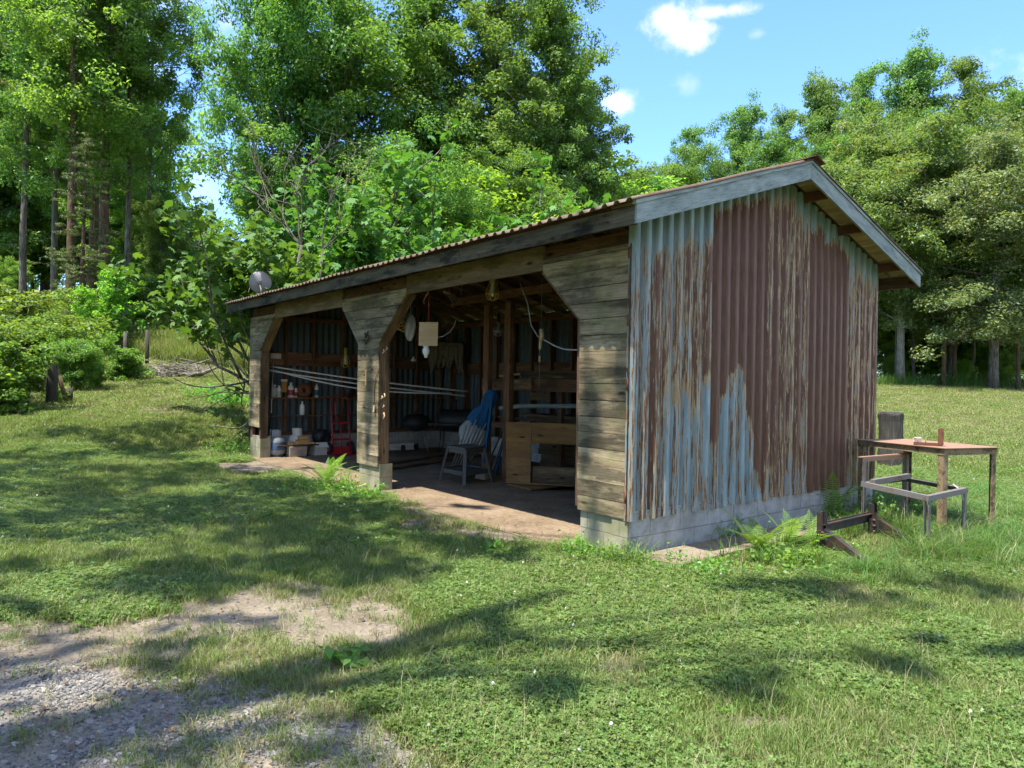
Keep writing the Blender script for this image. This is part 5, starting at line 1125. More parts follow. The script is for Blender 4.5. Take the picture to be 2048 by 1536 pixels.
# caged work lights
def cage(label, c, s, mt='yellow', hang=None):
    c = np.array(c, float); e = thing('work_light', label, 'work light', c-V3(0,0,.11*s), 'caged work lights hung in the shed'); b = MB()
    for k in range(6):
        a = 2*math.pi*k/6; d = V3(math.cos(a), math.sin(a), 0); b.tube([c+d*.03*s+V3(0,0,.09*s), c+d*.062*s+V3(0,0,.0), c+d*.066*s+V3(0,0,-.04*s), c+d*.045*s+V3(0,0,-.085*s), c+V3(0,0,-.10*s)], .0045*s, 5)
    for rr, zz in ((.066,-.03),(.034,.088)): b.tube(arc(c+V3(0,0,zz*s), rr*s, 0, 6.283, 15, (1,0,0), (0,1,0)), .0045*s, 5)
    b.build('cage', M[mt], e); b = MB(); b.tube([c+V3(0,0,.085*s), c+V3(0,0,.20*s)], .026*s, 10); b.build('handle', M['yellow'] if mt == 'yellow' else M['black'], e)
    b = MB(); b.lathe(c, [(.001,-.06*s),(.028*s,-.035*s),(.03*s,-.01*s),(.016*s,.05*s),(.014*s,.084*s)], 12); b.build('bulb', M['glass'], e)
    if hang is not None: b = MB(); b.tube([c+V3(0,0,.20*s), (c+np.array(hang))/2-V3(0,0,.05), hang], .006, 6); b.build('cord', M['black'], e)
q = oY(985, 582, .95); cage('yellow caged work light under the header of the right bay', q, 1.25, 'yellow', V3(q[0],q[1],zu(q[1])-.15))
q = oX(691, 722, -9.45); cage('yellow caged work light hung on the end wall stud in the left bay', q, 1.35, 'yellow', V3(-9.58,q[1],q[2]+.34))
q = oY(997, 658, 2.5); cage('dull caged work light between the two inner posts', q, 1.2, 'aluminium', V3(q[0],q[1],zu(q[1])-.15))
q = oY(802, 640, .9); cage('caged work light in a coil of yellow cord by the middle pier', q, 1.0, 'yellow', V3(q[0],q[1],2.72))
b = MB()
for k in range(4): b.tube(arc(oY(800+2*k,648,.92)+V3(0,.02*k,0), .09+.012*k, .3*k, 6.0+.3*k, 22, (.8,.6,.0), (0,0,1)), .006, 5)
b.build('cord_coil', M['yellow'], label='loosely coiled dull yellow cord hung beside the middle pier', cat='cord')
# things hanging from the header of the right bay
t0 = oY(858, 583, .3); bd = oY(857, 668, .3); e = thing('hanging_board', 'small square plywood board hung on a cord in the right bay', 'board', bd-V3(0,0,.16)); rr = unit(V3(.75,.66,0)); b = MB()
b.frame(bd, rr, V3(-rr[1],rr[0],0), unit(V3(.03,0,1)), .125, .009, .15); b.build('panel', M['driftwood'], e); b = MB(); b.tube([bd+V3(0,0,.15), V3(bd[0]-.01,bd[1],2.70)], .006, 6); b.build('cord', M['red'], e)
q = oY(852, 700, .3); e = thing('fly_trap', 'clear plastic fly trap hung below the square board', 'fly trap', q-V3(0,0,.12)); b = MB(); b.lathe(q-V3(0,0,.1), [(.001,0),(.02,.0),(.024,.03),(.045,.06),(.048,.10),(.03,.13),(.04,.14),(.04,.21)], 14); b.build('jar', M['glass'], e); b = MB(); b.tube([q+V3(0,0,.1), q+V3(.0,0.01,.14)], .006, 6); b.build('hook', M['steel'], e)
q = oY(820, 655, .35); lump('net_bag', 'off white knotted net bag hung left of the square board', 'bag', q, .17, 8, 'bag', (.40,.40,1.05), .35)
b = MB(); b.tube([q+V3(0,0,.16), q+V3(.01,0,.24), V3(q[0],q[1],2.7)], .005, 6); b.build('string', M['cable'], label='string holding the net bag under the header', cat='string')
q = oX(827, 716, -9.2); e = thing('lamp_bulb', 'white flood bulb hung near the end wall girt', 'bulb', q-V3(0,0,.08)); b = MB(); b.lathe(q-V3(0,0,.07), [(.001,0),(.055,.0),(.06,.02),(.03,.07),(.02,.10)], 14); b.build('bulb', M['glass'], e); b = MB(); b.tube([q+V3(0,0,.03), q+V3(0,0,.32)], .018, 8); b.build('socket', M['black'], e)
# bundle of rope hung on the back wall
b = MB(); rng = np.random.default_rng(2); L0, L1 = oX(862,688,-9.3), oY(925,690,4.05)
for k in range(26):
    f = k/25; p0 = L0*(1-f)+L1*f; ln = .55*rng.uniform(.75,1.15)*(1.15-.35*math.sin(3.1*f)); b.tube([p0, p0+V3(rng.normal()*.03,rng.normal()*.03,-ln*.5), p0+V3(rng.normal()*.05,rng.normal()*.05,-ln)], [.045,.05,.03], 6)
b.tube([L0+V3(0,0,.02), (L0+L1)/2+V3(0,0,.0), L1+V3(0,0,.02)], .035, 8); b.build('rope_bundle', M['rope'], label='row of shaggy grey brown ropes hung along the back of the shed', cat='rope')
# chain from the header to the tie beam
def chain(label, p0, p1, n):
    b = MB(); 
    for k in range(n):
        f = (k+.5)/n; c = p0*(1-f)+p1*f; d = unit(p1-p0); s = unit(np.cross(d, [0,0,1] if k % 2 else [1,.3,0])); L = np.linalg.norm(p1-p0)/n*.66
        b.tube([c+d*L*math.cos(a)+s*L*.45*math.sin(a) for a in np.linspace(0, 6.283, 11)], .006, 5)
    b.build('chain', M['chain'], label=label, cat='chain', group='chains holding the tie beam')
tb0 = oY(912, 606, 2.12)
chain('rusty chain from the header down to the left end of the tie beam', oY(898,588,.9)+V3(0,0,.02), tb0, 9); chain('second chain from a rafter to the left end of the tie beam', oY(924,572,2.1)+V3(0,0,.1), tb0+V3(.05,.05,0), 9)
b = MB(); b.tube([oY(888,583,.6), oY(905,588,.9)], .014, 6); b.tube([oY(857,583,.35), oY(846,603,.4), oY(848,606,.4)], .01, 6); b.build('pale_hook', M['driftwood'], label='pale bent stick wedged behind the header', cat='stick')
# driftwood on a cord, cables
q = oY(1082, 683, .6); e = thing('driftwood_hanging', 'pale driftwood pieces strung on a cord in the right bay', 'driftwood', q-V3(0,0,.3)); b = MB()
b.tube([q+V3(.005,0,.135), q+V3(.012,0,.06), q+V3(-.008,0,.0)], [.022,.026,.016], 7); b.tube([q+V3(-.008,0,-.002), q+V3(-.012,0,-.05), q+V3(-.02,0,-.09)], [.013,.018,.008], 7); b.tube([q+V3(-.02,0,-.16), q+V3(-.018,0,-.22)], [.010,.012], 7); b.build('piece', M['driftwood'], e)
b = MB(); b.tube([q+V3(0,0,.13), V3(q[0],q[1],zu(.6)-.15)], .003, 5); b.tube([q+V3(-.02,0,-.09), q+V3(-.02,0,-.16)], .003, 5); b.tube([q+V3(-.018,0,-.22), q+V3(-.02,0,-.5)], .003, 5); b.build('cord', M['rope'], e)
b = MB(); b.tube([oY(x_, y_, Y_) for x_, y_, Y_ in ((1040,565,.8),(1056,610,.8),(1062,650,.75),(1075,672,.7),(1092,682,.6),(1110,692,.5),(1130,699,.4),(1150,700,.25),(1164,698,.16))], .007, 6); b.build('cable', M['cable'], label='pale cable drooping across the right bay to the right pier', cat='cable')
b = MB(); b.tube([oY(x_, y_, Y_) for x_, y_, Y_ in ((868,676,1.2),(885,673,1.2),(900,664,1.2),(908,652,1.2),(912,640,1.2))], .007, 6); b.build('cable', M['cable'], label='short pale cable curving up right of the square board', cat='cable')
# small marks on the middle pier
q = oY(733, 756, -.004); b = MB(); b.box(q+V3(-.018,-.012,-.10), q+V3(.018,.0,.10)); b.build('strip', M['pine'], label='narrow pale strip of wood nailed on the middle siding panel', cat='wood strip')
q = oY(736, 678, -.004); b = MB(); b.tube([q+V3(-.055,-.02,.085), q+V3(-.01,-.03,.04), q+V3(.06,-.03,.10)], [.012,.018,.010], 7); b.tube([q+V3(-.05,-.03,-.02), q+V3(.0,-.035,-.06), q+V3(.055,-.03,-.005), q+V3(.07,-.03,.06)], [.012,.02,.016,.008], 7); b.build('antler', M['greywood'], label='forked grey antler fixed high on the middle siding panel', cat='antler')
e = thing('key_tag', 'wooden tag hung on a rusty wire at the edge of the middle panel', 'tag', oY(747,822,-.02)); b = MB(); q = oY(748, 816, -.02); b.prism([q+V3(-.02,0,-.06),q+V3(.025,0,-.045),q+V3(.035,0,.04),q+V3(-.005,0,.03)], (0,-.01,0)); b.build('tag', M['driftwood'], e); b = MB(); b.tube([q+V3(.012,-.005,.03), oY(750,760,-.015), oY(756,738,-.01)], .006, 5); b.build('wire', M['rust'], e)
for i, (px, py, s) in enumerate(((766,703,.05),(772,697,.05),(768,792,.06),(763,795,.04),(766,812,.045),(767,832,.08))):
    q = oX(px, py, -4.468); q[0] = -4.466; b = MB(); b.tube([q+V3(.004,-.01,-s*.5), q+V3(.012,.012,0), q+V3(.004,.0,s*.6)], [.008,.013,.007], 6); b.build('wood_carving', M['driftwood'], label='small ochre carved wood piece fixed on the inner side of the middle pier', cat='carving', group='wood pieces on the middle pier')
# foam trays
p = oZ(775, 893, .0); p = oX(775, 893, -9.35)*[1,1,0]
for k in range(2):
    b = MB(); o = p+V3(-.2,.0,.012+.075*k); b.box(o, o+V3(.32,.62,.07)); b.build('foam_tray', M['white'], label=('upper' if k else 'lower')+' of two stacked white trays by the end wall, right of the middle pier', cat='tray', group='stacked white trays', bevel=.008)
# kettle grill and smoker
p = oX(832, 897, -8.9)*[1,1,0]; K = p+V3(0,0,.004); e = thing('kettle_grill', 'black round kettle grill on three thin legs', 'grill', K); r = .30; zc = .62
b = MB(); b.lathe(K+V3(0,0,zc), [(.001,-.20),(.12,-.185),(.22,-.13),(.285,-.05),(r,.0),(r-.008,.0),(.001,-.01)], 28); b.build('bowl', M['black'], e)
b = MB(); b.lathe(K+V3(0,0,zc), [(r+.006,-.012),(r+.006,.006),(.285,.06),(.22,.125),(.12,.165),(.001,.175)], 28); b.build('lid', M['black'], e)
b = MB(); b.tube(arc(K+V3(0,0,zc+.17), .05, 0, math.pi, 8, (0,1,0), (0,0,1)), .01, 6); b.build('handle', M['black'], e)
for k in range(3):
    a = .5+k*2.094; b = MB(); d = V3(math.cos(a), math.sin(a), 0); b.tube([K+d*.16+V3(0,0,zc-.17), K+d*.29+V3(0,0,.07 if k else .01)], .011, 8); b.build('leg', M['aluminium'], e)
    if k: b = MB(); w_ = K+d*.30+V3(0,0,.075); b.lathe(w_-V3(0,.02,0), [(.001,0),(.05,0),(.075,.005),(.075,.035),(.05,.04),(.001,.04)], 16, (0,1,0)); b.build('wheel', M['rubber'], e)
p = oX(880, 899, -8.6)*[1,1,0]; K = p+V3(.25,.1,.004); e = thing('barrel_smoker', 'black barrel shaped smoker behind the kettle grill', 'smoker', K); b = MB(); b.lathe(K+V3(-.35,.0,.66), [(.001,0),(.22,.0),(.235,.02),(.235,.68),(.22,.70),(.001,.70)], 24, unit(V3(.8,.6,0))); b.build('barrel', M['black'], e)
for s in ((-.3,.02),(.15,.35),(-.2,-.12),(.25,.2)): b = MB(); b.tube([K+V3(s[0],s[1],.50), K+V3(s[0]*1.1,s[1]*1.1,0)], .015, 6); b.build('leg', M['black'], e)
b = MB(); b.frame(K+V3(.05,-.2,.60), unit(V3(.8,.6,0)), unit(V3(-.6,.8,0)), V3(0,0,1), .32, .10, .012); b.build('side_shelf', M['black'], e)
b = MB(); b.tube([K+V3(.0,.1,.88), K+V3(.0,.1,1.1)], .045, 10); b.build('chimney', M['black'], e)
# planks on the floor
for (a0, a1, lab) in ((((774,928),(990,893)), None, 'rear one of two long planks lying on the floor of the right bay'), (((774,938),(975,908)), None, 'front one of two long planks lying on the floor of the right bay')):
    b = MB(); b.beam(oZ(*a0[0], .03), oZ(*a0[1], .03), .095, .042); b.build('plank', M['lumber'] if 'rear' in lab else M['jamb'], label=lab, cat='plank', group='long planks on the floor', bevel=.003)
# step stool
F0, F1, F2 = oZ(878,962,.005), oZ(928,973,.005), oZ(984,964,.005); F3 = F0+F2-F1; T = [oZ(890,889,.60)*1.0]
cen = (F0+F2)/2; TH = .50; e = thing('step_stool', 'dark grey plastic two step stool in front of the blue canopy', 'step stool', cen)
tops = [cen+(f-cen)*.68+V3(0,0,TH-.005) for f in (F0,F1,F2,F3)]; b = MB(); ct = sum(tops)/4; poly = [ct+(q-ct)*1.08 for q in tops]; b.prism([q+V3(0,0,.0) for q in poly][::-1] if np.cross(poly[1]-poly[0], poly[2]-poly[0])[2] < 0 else poly, (0,0,.035)); b.build('top_step', M['grey_plastic'], e, bevel=.006)
for f, tq in zip((F0,F1,F2,F3), tops): b = MB(); b.beam(f, tq, .052, .035, unit(cen-f)); b.build('leg', M['grey_plastic'], e, bevel=.004)
mids = [f*.66+tq*.34 for f, tq in zip((F0,F1,F2,F3), tops)]
b = MB()
for k in range(4): b.beam(mids[k]+(mids[(k+1)%4]-mids[k])*.08, mids[(k+1)%4]-(mids[(k+1)%4]-mids[k])*.08, .014, .062)
b.build('side_rail', M['grey_plastic'], e); b = MB(); mm = [sum(mids)/4+(q-sum(mids)/4)*.93 for q in mids]; b.prism(mm if np.cross(mm[1]-mm[0], mm[2]-mm[0])[2] > 0 else mm[::-1], (0,0,.015)); b.build('lower_step', M['grey_plastic'], e)
hi = [ct+(q-ct)*1.02 for q in tops]; b = MB()
for k in range(4): b.beam(hi[k]+(hi[(k+1)%4]-hi[k])*.1-V3(0,0,.03), hi[(k+1)%4]-(hi[(k+1)%4]-hi[k])*.1-V3(0,0,.03), .012, .055)
b.build('apron', M['grey_plastic'], e)
# folded blue canopy leaning on the inner post
C0, C1 = oY(918,935,1.85), oY(985,785,2.05); C0[2] = max(C0[2], .02); ax_ = unit(C1-C0); Lc = np.linalg.norm(C1-C0); e = thing('folded_canopy', 'folded canopy of blue cloth and silver poles leaning on the inner post', 'canopy', C0)
sd_ = unit(np.cross(ax_, V3(.787,-.617,0))); fw_ = np.cross(ax_, sd_)
def sheet(name, mt, prof, seed, off):
    rng = np.random.default_rng(seed); b = MB(); n = 30; m = len(prof); V = []; ph = rng.random(5)*6
    for f, ra, rb in prof:
        for k in range(n):
            a = 6.283*k/n; wv = 1+.16*math.sin(5*a+ph[0]+f*5)+.10*math.sin(9*a+ph[1]-f*8)+.05*math.sin(17*a+ph[2]); V.append(C0+ax_*Lc*f+sd_*(ra*math.cos(a)*wv+off*f)+fw_*rb*math.sin(a)*wv)
    b.add(V, [(i*n+k, i*n+(k+1)%n, (i+1)*n+(k+1)%n, (i+1)*n+k) for i in range(m-1) for k in range(n)], None, .5, True); b.build(name, M[mt], e)
sheet('blue_cloth', 'blue_cloth', [(1.03,.005,.005),(1.02,.06,.05),(.97,.10,.08),(.88,.105,.085),(.80,.085,.07),(.70,.15,.10),(.60,.17,.11),(.56,.15,.09),(.55,.02,.02)], 1, 0)
sheet('silver_lining', 'silver_cloth', [(.60,.10,.06),(.56,.165,.10),(.46,.20,.11),(.38,.19,.10),(.33,.15,.08),(.32,.02,.02)], 2, 0)
for k in range(7):
    b = MB(); o = sd_*(-.12+.04*k)+fw_*(-.11+.012*k*(k-5)*.3); b.tube([C0+o*.9, C0+ax_*Lc*(.55+.06*(k%3))+o*1.3], .013, 6); b.build('pole', M['aluminium'], e)
b = MB(); b.beam(oY(968,925,1.95), oY(984,800,2.0), .035, .035); b.build('corner_leg', M['blue_cloth'], e)
for px, py, k in ((965,803,0),(966,815,1)):
    b = MB(); b.lathe(oY(px, py, 1.98), [(.001,-.02),(.02,-.015),(.024,0),(.02,.015),(.001,.02)], 10); b.build('foot_cap', M['white'], e)
# lumber rack with stacked timber between the inner posts and the gable wall
def pxbeam(name, px0, py0, px1, py1, Y, th, hh, mt, label, cat, group=None, Y1=None, up=(0,0,1)):
    b = MB(); b.beam(oY(px0, py0, Y), oY(px1, py1, Y if Y1 is None else Y1), th, hh, up); return b.build(name, M[mt], label=label, cat=cat, group=group, bevel=.002)
RY = 3.05
e = thing('lumber_rack', 'timber rack carrying stacked boards behind the plywood sheet', 'rack', V3(-3.9,2.4,0))
for px0, px1, py, Y, hh in ((965,1165,768,RY,.20),(960,1165,846,RY,.10)):
    b = MB(); a0 = oY(px0, py, Y); a1 = oY(1190, py, Y); a1 = V3(min(a1[0],-.6), Y, a0[2]); b.beam(a0, a1, .04, hh); b.build('beam', M['frame'], e)
zA, zB = oY(1018,768,RY)[2], oY(1018,846,RY)[2]
for x in (-4.3, -2.4, -.8):
    b = MB(); b.box((x-.045,RY+.022,.006),(x+.045,RY+.11,zA+.08)); b.build('rack_post', M['frame'], e)
    for zz in (zA, zB): b = MB(); b.box((x-.02,RY+.111,zz-.09),(x+.02,W_-.16,zz-.0)); b.build('arm', M['frame'], e)
b = MB(); a0 = oY(1030,768,RY-.06); b.box((a0[0],RY-.08,zA-.075),(a0[0]+.45,RY-.022,zA+.075)); b.build('beam_end', M['jamb'], e)
rng = np.random.default_rng(8)
for lv, z0 in ((0,zA+.105),(1,zB+.055)):
    for k in range(9):
        x0 = -5.5+rng.random()*.7; z = z0+.042*(k//3); y = RY+.07+.19*(k%3)+rng.random()*.03
        b = MB(); b.box((x0,y,z),(-.6-rng.random()*.4,y+.15,z+.036)); b.build('stacked_board', M['lumber'] if rng.random() < .75 else M['jamb'], label=('dark board stacked on the upper level of the lumber rack' if lv == 0 else 'dark board stacked on the lower level of the lumber rack'), cat='board', group='boards stacked on the upper rack' if lv == 0 else 'boards stacked on the lower rack', bevel=.002)
b = MB(); q = oY(1000,752,RY-.08); b.beam(q, oY(1042,748,RY-.02), .05, .03); b.build('batten', M['pine'], label='yellow batten sticking out of the upper board stack', cat='batten')
b = MB(); b.tube([oY(1000,816,RY-.1), oY(1045,812,RY-.06), oY(1175,812,RY)], [.03,.038,.035], 12); b.build('plastic_roll', M['silver_cloth'], label='long pale roll of plastic lying on the lower rack', cat='roll')
b = MB(); b.box(oY(1061,800,RY-.01)+V3(0,0,-.0)-V3(0,.02,0), oY(1102,786,RY-.01)+V3(0,.02,0)); b.build('board_offcut', M['jamb'], label='short brown board fixed under the upper rack beam', cat='board')
# leaning plywood with a rectangular hole
PL0 = oZ(1013,966,.006); dv = unit(V3(.80,.60,0)); upv = unit(V3(-.11,.12,1)); w1 = 1.35; hA = .90
O = PL0; uvp = lambda u, v: O+dv*u+upv*v
b = MB(); nrm = unit(np.cross(dv, upv))*.016
for poly in ([(0,0),(.36,0),(.345,hA),(-.05,hA)], [(.36,.60),(w1,.60),(w1,hA),(.345,hA)], [(.36,0),(w1,0),(w1,.02),(.36,.02)]): b.prism([uvp(*q) for q in poly], nrm, .5, dv)
b.build('plywood_sheet', M['plywood'], label='leaning yellow brown plywood sheet with a rectangular cut out', cat='plywood')
b = MB(); b.prism([uvp(.38,.03)-nrm*3, uvp(w1,.03)-nrm*3, uvp(w1,.27)-nrm*3, uvp(.38,.27)-nrm*3], nrm, .5, dv); b.build('plywood_strip', M['jamb'], label='darker plywood strip standing behind the cut out', cat='plywood')
b = MB(); q0, q1, q2 = oZ(1014,967,.03), oZ(1062,979,.03), oZ(1175,968,.03); b.prism([q0, q1, q2, q0+dv*1.25], (0,0,-.018), .4, dv); b.build('plywood_floor_sheet', M['plywood'], label='plywood piece lying on the floor before the leaning sheet', cat='plywood')
for k in range(2): b = MB(); b.beam(oZ(1085+18*k,962-6*k,.05), oZ(1178,955-8*k,.05), .05, .03); b.build('batten', M['lumber'], label=('front' if k == 0 else 'rear')+' batten lying along the foot of the leaning plywood', cat='batten')
for k in range(6):  # dark stack added in place of the shade seen through the cut out
    b = MB(); z0 = .008+.098*k; b.box((-5.0+.05*(k%3),3.22+.02*(k%2),z0),(-.62,3.72,z0+.092)); b.build('filler_beam', M['lumber'], label=('%s filler beam, added to keep the plywood cut out dark' % ('lowest','second lowest','third','fourth','fifth','topmost')[k]), cat='beam', group='filler beams darkening the plywood cut out', bevel=.003)
# broom sticks and concrete scrap beside the stool
for i, (a0, a1, mt, lab) in enumerate((((968,945),(1005,862),'jamb','thick brown stick leaning between the canopy and the plywood'),((985,940),(1010,868),'steel','thin grey rod leaning beside the thick brown stick'),((990,950),(1008,880),'blue_cloth','dark blue rod leaning next to the plywood edge'))):
    b = MB(); p0 = oZ(a0[0], a0[1], .01); p1 = oY(a1[0], a1[1], p0[1]+.35); b.tube([p0, p1], [.016,.013], 8); b.build('stick', M[mt], label=lab, cat='stick')
b = MB(); q = oZ(963,958,.004); b.prism([q+V3(-.1,-.06,0),q+V3(.12,-.04,0),q+V3(.1,.08,0),q+V3(-.08,.08,0)], (.02,.01,.17)); b.build('concrete_block', M['concrete'], label='broken pale concrete lump behind the step stool', cat='concrete block', bevel=.01)
b = MB(); q = oZ(918,942,.004)
for k in range(5): b.tube([q+V3(.05*k-.1,.03*math.sin(k*2),.03), q+V3(.05*k-.06,.05,.07)], [.03,.02], 6)
b.build('scrap', M['black_steel'], label='small heap of dark scrap under the step stool', cat='scrap')
# ---------------- right of the shed: stump, rusty table, steel frame stand, blade
p = ground_at(1787, 13.6); zt = oD(1785, 826, 13.6)[2]; b = MB(); rng = np.random.default_rng(6); n = 40; V = []; ph = rng.random(4)*6; hs = [-.2, .15, .4, .65, .85, .97, 1.0, 1.005]; rs = [.25, .235, .215, .205, .208, .222, .215, .19]
for j, (h, r_) in enumerate(zip(hs, rs)):
    for k in range(n):
        a_ = 6.283*k/n; q_ = r_*(1+.055*math.sin(3*a_+ph[0])+.035*math.sin(7*a_+ph[1]+h)+.03*math.sin(13*a_+ph[2])); V.append((p[0]+q_*math.cos(a_)-.03*h, p[1]+q_*math.sin(a_), p[2]+(zt-p[2])*h+(.018*math.sin(4*a_+ph[3]) if h > .9 else 0)))
b.add(V, [(j*n+k, j*n+(k+1)%n, (j+1)*n+(k+1)%n, (j+1)*n+k) for j in range(len(hs)-1) for k in range(n)]+[[(len(hs)-1)*n+k for k in range(n)]], [[(V[q%len(V)][2], 6.283*.2*(q%n)/n) for q in (j*n+k, j*n+k+1, (j+1)*n+k+1, (j+1)*n+k)] for j in range(len(hs)-1) for k in range(n)]+[[(math.cos(6.283*k/n)*.2, math.sin(6.283*k/n)*.2) for k in range(n)]], .3)
b.build('post_stump', M['greywood'], label='thick weathered grey post standing behind the rusty table', cat='post')
tc = [V3(.11,3.67,.9), V3(1.16,3.33,.9), V3(1.40,4.06,.9), V3(.35,4.40,.9)]; e = thing('metal_table', 'rusty steel work table beside the far corner of the shed', 'table', V3(.75,3.87,0)); cc = sum(tc)/4
b = MB(); b.prism([cc+(q-cc)*1.03 for q in tc], (0,0,-.006)); b.build('tabletop', M['rust_top'], e)
for k in range(4):
    q0, q1 = tc[k], tc[(k+1)%4]; b = MB(); ins = unit(cc-(q0+q1)/2)*.012; b.beam(q0+ins-V3(0,0,.04)+(q1-q0)*.01, q1+ins-V3(0,0,.04)-(q1-q0)*.01, .008, .065); b.build('apron', M['rust_lichen'], e)
for q in tc:
    b = MB(); o = cc+(q-cc)*.955; e1 = unit((tc[1]-tc[0])*1.0); e2 = unit(tc[3]-tc[0]); s1 = 1 if (cc-q)@e1 > 0 else -1; s2 = 1 if (cc-q)@e2 > 0 else -1
    zb_ = tz(q[0], q[1])-.05; b.frame(o+e1*s1*.028-V3(0,0,.45-(zb_)/2)-V3(0,0,.005), V3(0,0,1), e1, e2, .44-zb_/2, .032, .004); b.frame(o+e2*s2*.030-V3(0,0,.45-(zb_)/2)-V3(0,0,.005), V3(0,0,1), e2, e1, .44-zb_/2, .028, .004); b.build('leg', M['rust_lichen'], e)
q = oZ(1836, 886, .901); e = thing('cup', 'small chipped white cup on the rusty table', 'cup', q); b = MB(); b.lathe(q, [(.001,0),(.026,0),(.034,.02),(.037,.055),(.04,.06),(.035,.058),(.03,.02),(.001,.012)], 18); b.build('body', M['white'], e); b = MB(); b.tube(arc(q+V3(-.035,0,.032), .018, 1.4, 4.9, 8, (1,0,0), (0,0,1)), .004, 6); b.build('handle', M['white'], e)
q = oZ(1878, 892, .901); e = thing('steel_bracket', 'rusty angle iron bracket standing on the rusty table', 'bracket', q); l_ = unit(V3(-.72,-.30,0)); pp = V3(-l_[1],l_[0],0)
b = MB(); b.frame(q+l_*.10+V3(0,0,.006), l_, pp, V3(0,0,1), .13, .035, .005); b.frame(q+l_*.10+pp*.033+V3(0,0,.022), l_, pp, V3(0,0,1), .13, .003, .010); b.build('base_plate', M['rust'], e)
b = MB(); b.frame(q-l_*.035+V3(0,0,.096), V3(0,0,1), pp, l_, .085, .030, .004); b.frame(q-l_*.010+pp*.028+V3(0,0,.096), V3(0,0,1), l_, pp, .085, .022, .003); b.build('upright', M['rust'], e)
b = MB(); b.tube([q-l_*.03+V3(0,0,.15)-pp*.05, q-l_*.03+V3(0,0,.15)+pp*.05], .006, 6); b.tube([q+l_*.12+V3(0,0,.012), q+l_*.12+V3(0,0,.05)], .005, 6); b.tube([q+l_*.19+V3(0,0,.012), q+l_*.19+V3(0,0,.05)], .005, 6); b.build('bolt', M['rust'], e)
# steel frame stand
fc = [V3(.60,2.78,.54), V3(1.30,2.62,.50), V3(1.34,3.42,.52), V3(.66,3.62,.54)]; e = thing('steel_stand', 'welded angle steel stand with open top in front of the rusty table', 'stand', V3(.97,3.1,0)); cc = sum(fc)/4
for k in range(4):
    q0, q1 = fc[k], fc[(k+1)%4]; b = MB(); ins = unit(cc-(q0+q1)/2); ins[2] = 0; b.beam(q0-V3(0,0,.025), q1-V3(0,0,.025), .006, .05); b.beam(q0+ins*.026-V3(0,0,.003)+(q1-q0)*.02, q1+ins*.026-V3(0,0,.003)-(q1-q0)*.02, .044, .005); b.build('rail', M['steel'], e)
for k, q in enumerate(fc):
    b = MB(); d = unit((cc-q)*[1,1,0]); zb_ = tz(q[0],q[1])-.06; g1 = V3(1,0,0)*(1 if d[0] > 0 else -1); g2 = V3(0,1,0)*(1 if d[1] > 0 else -1); tp = q[2]-.008 if k in (1,2) else q[2]+.24
    b.beam(V3(q[0],q[1],zb_)+g1*.034+g2*.008, V3(q[0],q[1],tp)+g1*.034+g2*.008, .006, .05, g2); b.beam(V3(q[0],q[1],zb_)+g2*.036+g1*.006, V3(q[0],q[1],tp)+g2*.036+g1*.006, .05, .006, g1); b.build('leg', M['steel'], e)
b = MB(); b.beam(fc[0]+V3(-.01,-.01,.245), fc[3]+V3(-.01,.02,.245), .05, .008); b.beam(fc[0]+V3(.016,0,.22), fc[3]+V3(.016,0,.22), .006, .04); b.build('end_rail', M['rust_top'], e)
b = MB(); b.beam(fc[0]+V3(.07,.10,-.004), fc[3]+V3(.07,-.06,.02), .05, .05); b.build('cross_member', M['steel'], e)
b = MB(); b.tube([fc[2]+V3(-.12,-.03,.02), fc[2]+V3(-.03,-.09,-.02), fc[2]+V3(.0,-.1,-.12)], .008, 6); b.build('wire', M['cable'], e)
# black steel blade implement in the grass
A = oZ(1640,1100,.0); B_ = oZ(1742,1072,.0); A[2] = tz(A[0],A[1])+.05; B_[2] = tz(B_[0],B_[1])+.05; e = thing('steel_implement', 'black riveted steel implement with two uprights lying in the grass', 'implement', (A+B_)/2)
out = unit(V3(.85,-.42,0))
for P, h in ((A,.30),(B_,.28)):
    b = MB(); b.frame(P+V3(0,0,h/2), V3(0,0,1), unit(B_-A), out, h/2, .048, .016); b.frame(P-unit(B_-A)*.048+V3(0,0,h/2)+out*.03, V3(0,0,1), out, unit(B_-A), h/2, .040, .008); b.frame(P+unit(B_-A)*.048+V3(0,0,h/2)+out*.02, V3(0,0,1), out, unit(B_-A), h/2, .030, .006); b.build('upright', M['black_steel'], e)
    b = MB(); b.prism([P+out*.06+V3(0,0,.16), P-unit(B_-A)*.10+out*.02+V3(0,0,.14), P-unit(B_-A)*.12+out*.05+V3(0,0,-.06), P+unit(B_-A)*.06+out*.12+V3(0,0,-.06), P+unit(B_-A)*.06+out*.09+V3(0,0,.15)], out*.012); b.build('side_plate', M['black_steel'], e)
    b = MB(); t_ = P+out*.10+V3(0,0,.14); b.prism([t_, t_+V3(0,0,-.26), t_+out*.62+unit(A-B_)*.02+V3(0,0,-.26), t_+out*.62+unit(A-B_)*.02+V3(0,0,-.17)], unit(B_-A)*.012); b.prism([t_+V3(0,0,.0), t_+unit(B_-A)*.06, t_+out*.62+unit(B_-A)*.06+V3(0,0,-.17), t_+out*.62+V3(0,0,-.17)], (0,0,-.008)); b.build('blade', M['black_steel'], e)
    for i in range(3):
        for j in range(2): b = MB(); o = P+out*.075+unit(B_-A)*(-.055+.08*j)+V3(0,0,.02+.055*i); b.lathe(o, [(.011,-.01),(.011,.01),(.006,.016),(.001,.017)], 8, out); b.build('rivet', M['rust'], e)
b = MB(); b.beam(A+V3(0,0,.15), B_+V3(0,0,.15), .014, .10); b.beam(A+V3(0,0,.184)+out*.02, B_+V3(0,0,.184)+out*.02, .045, .008); b.build('cross_beam', M['black_steel'], e)
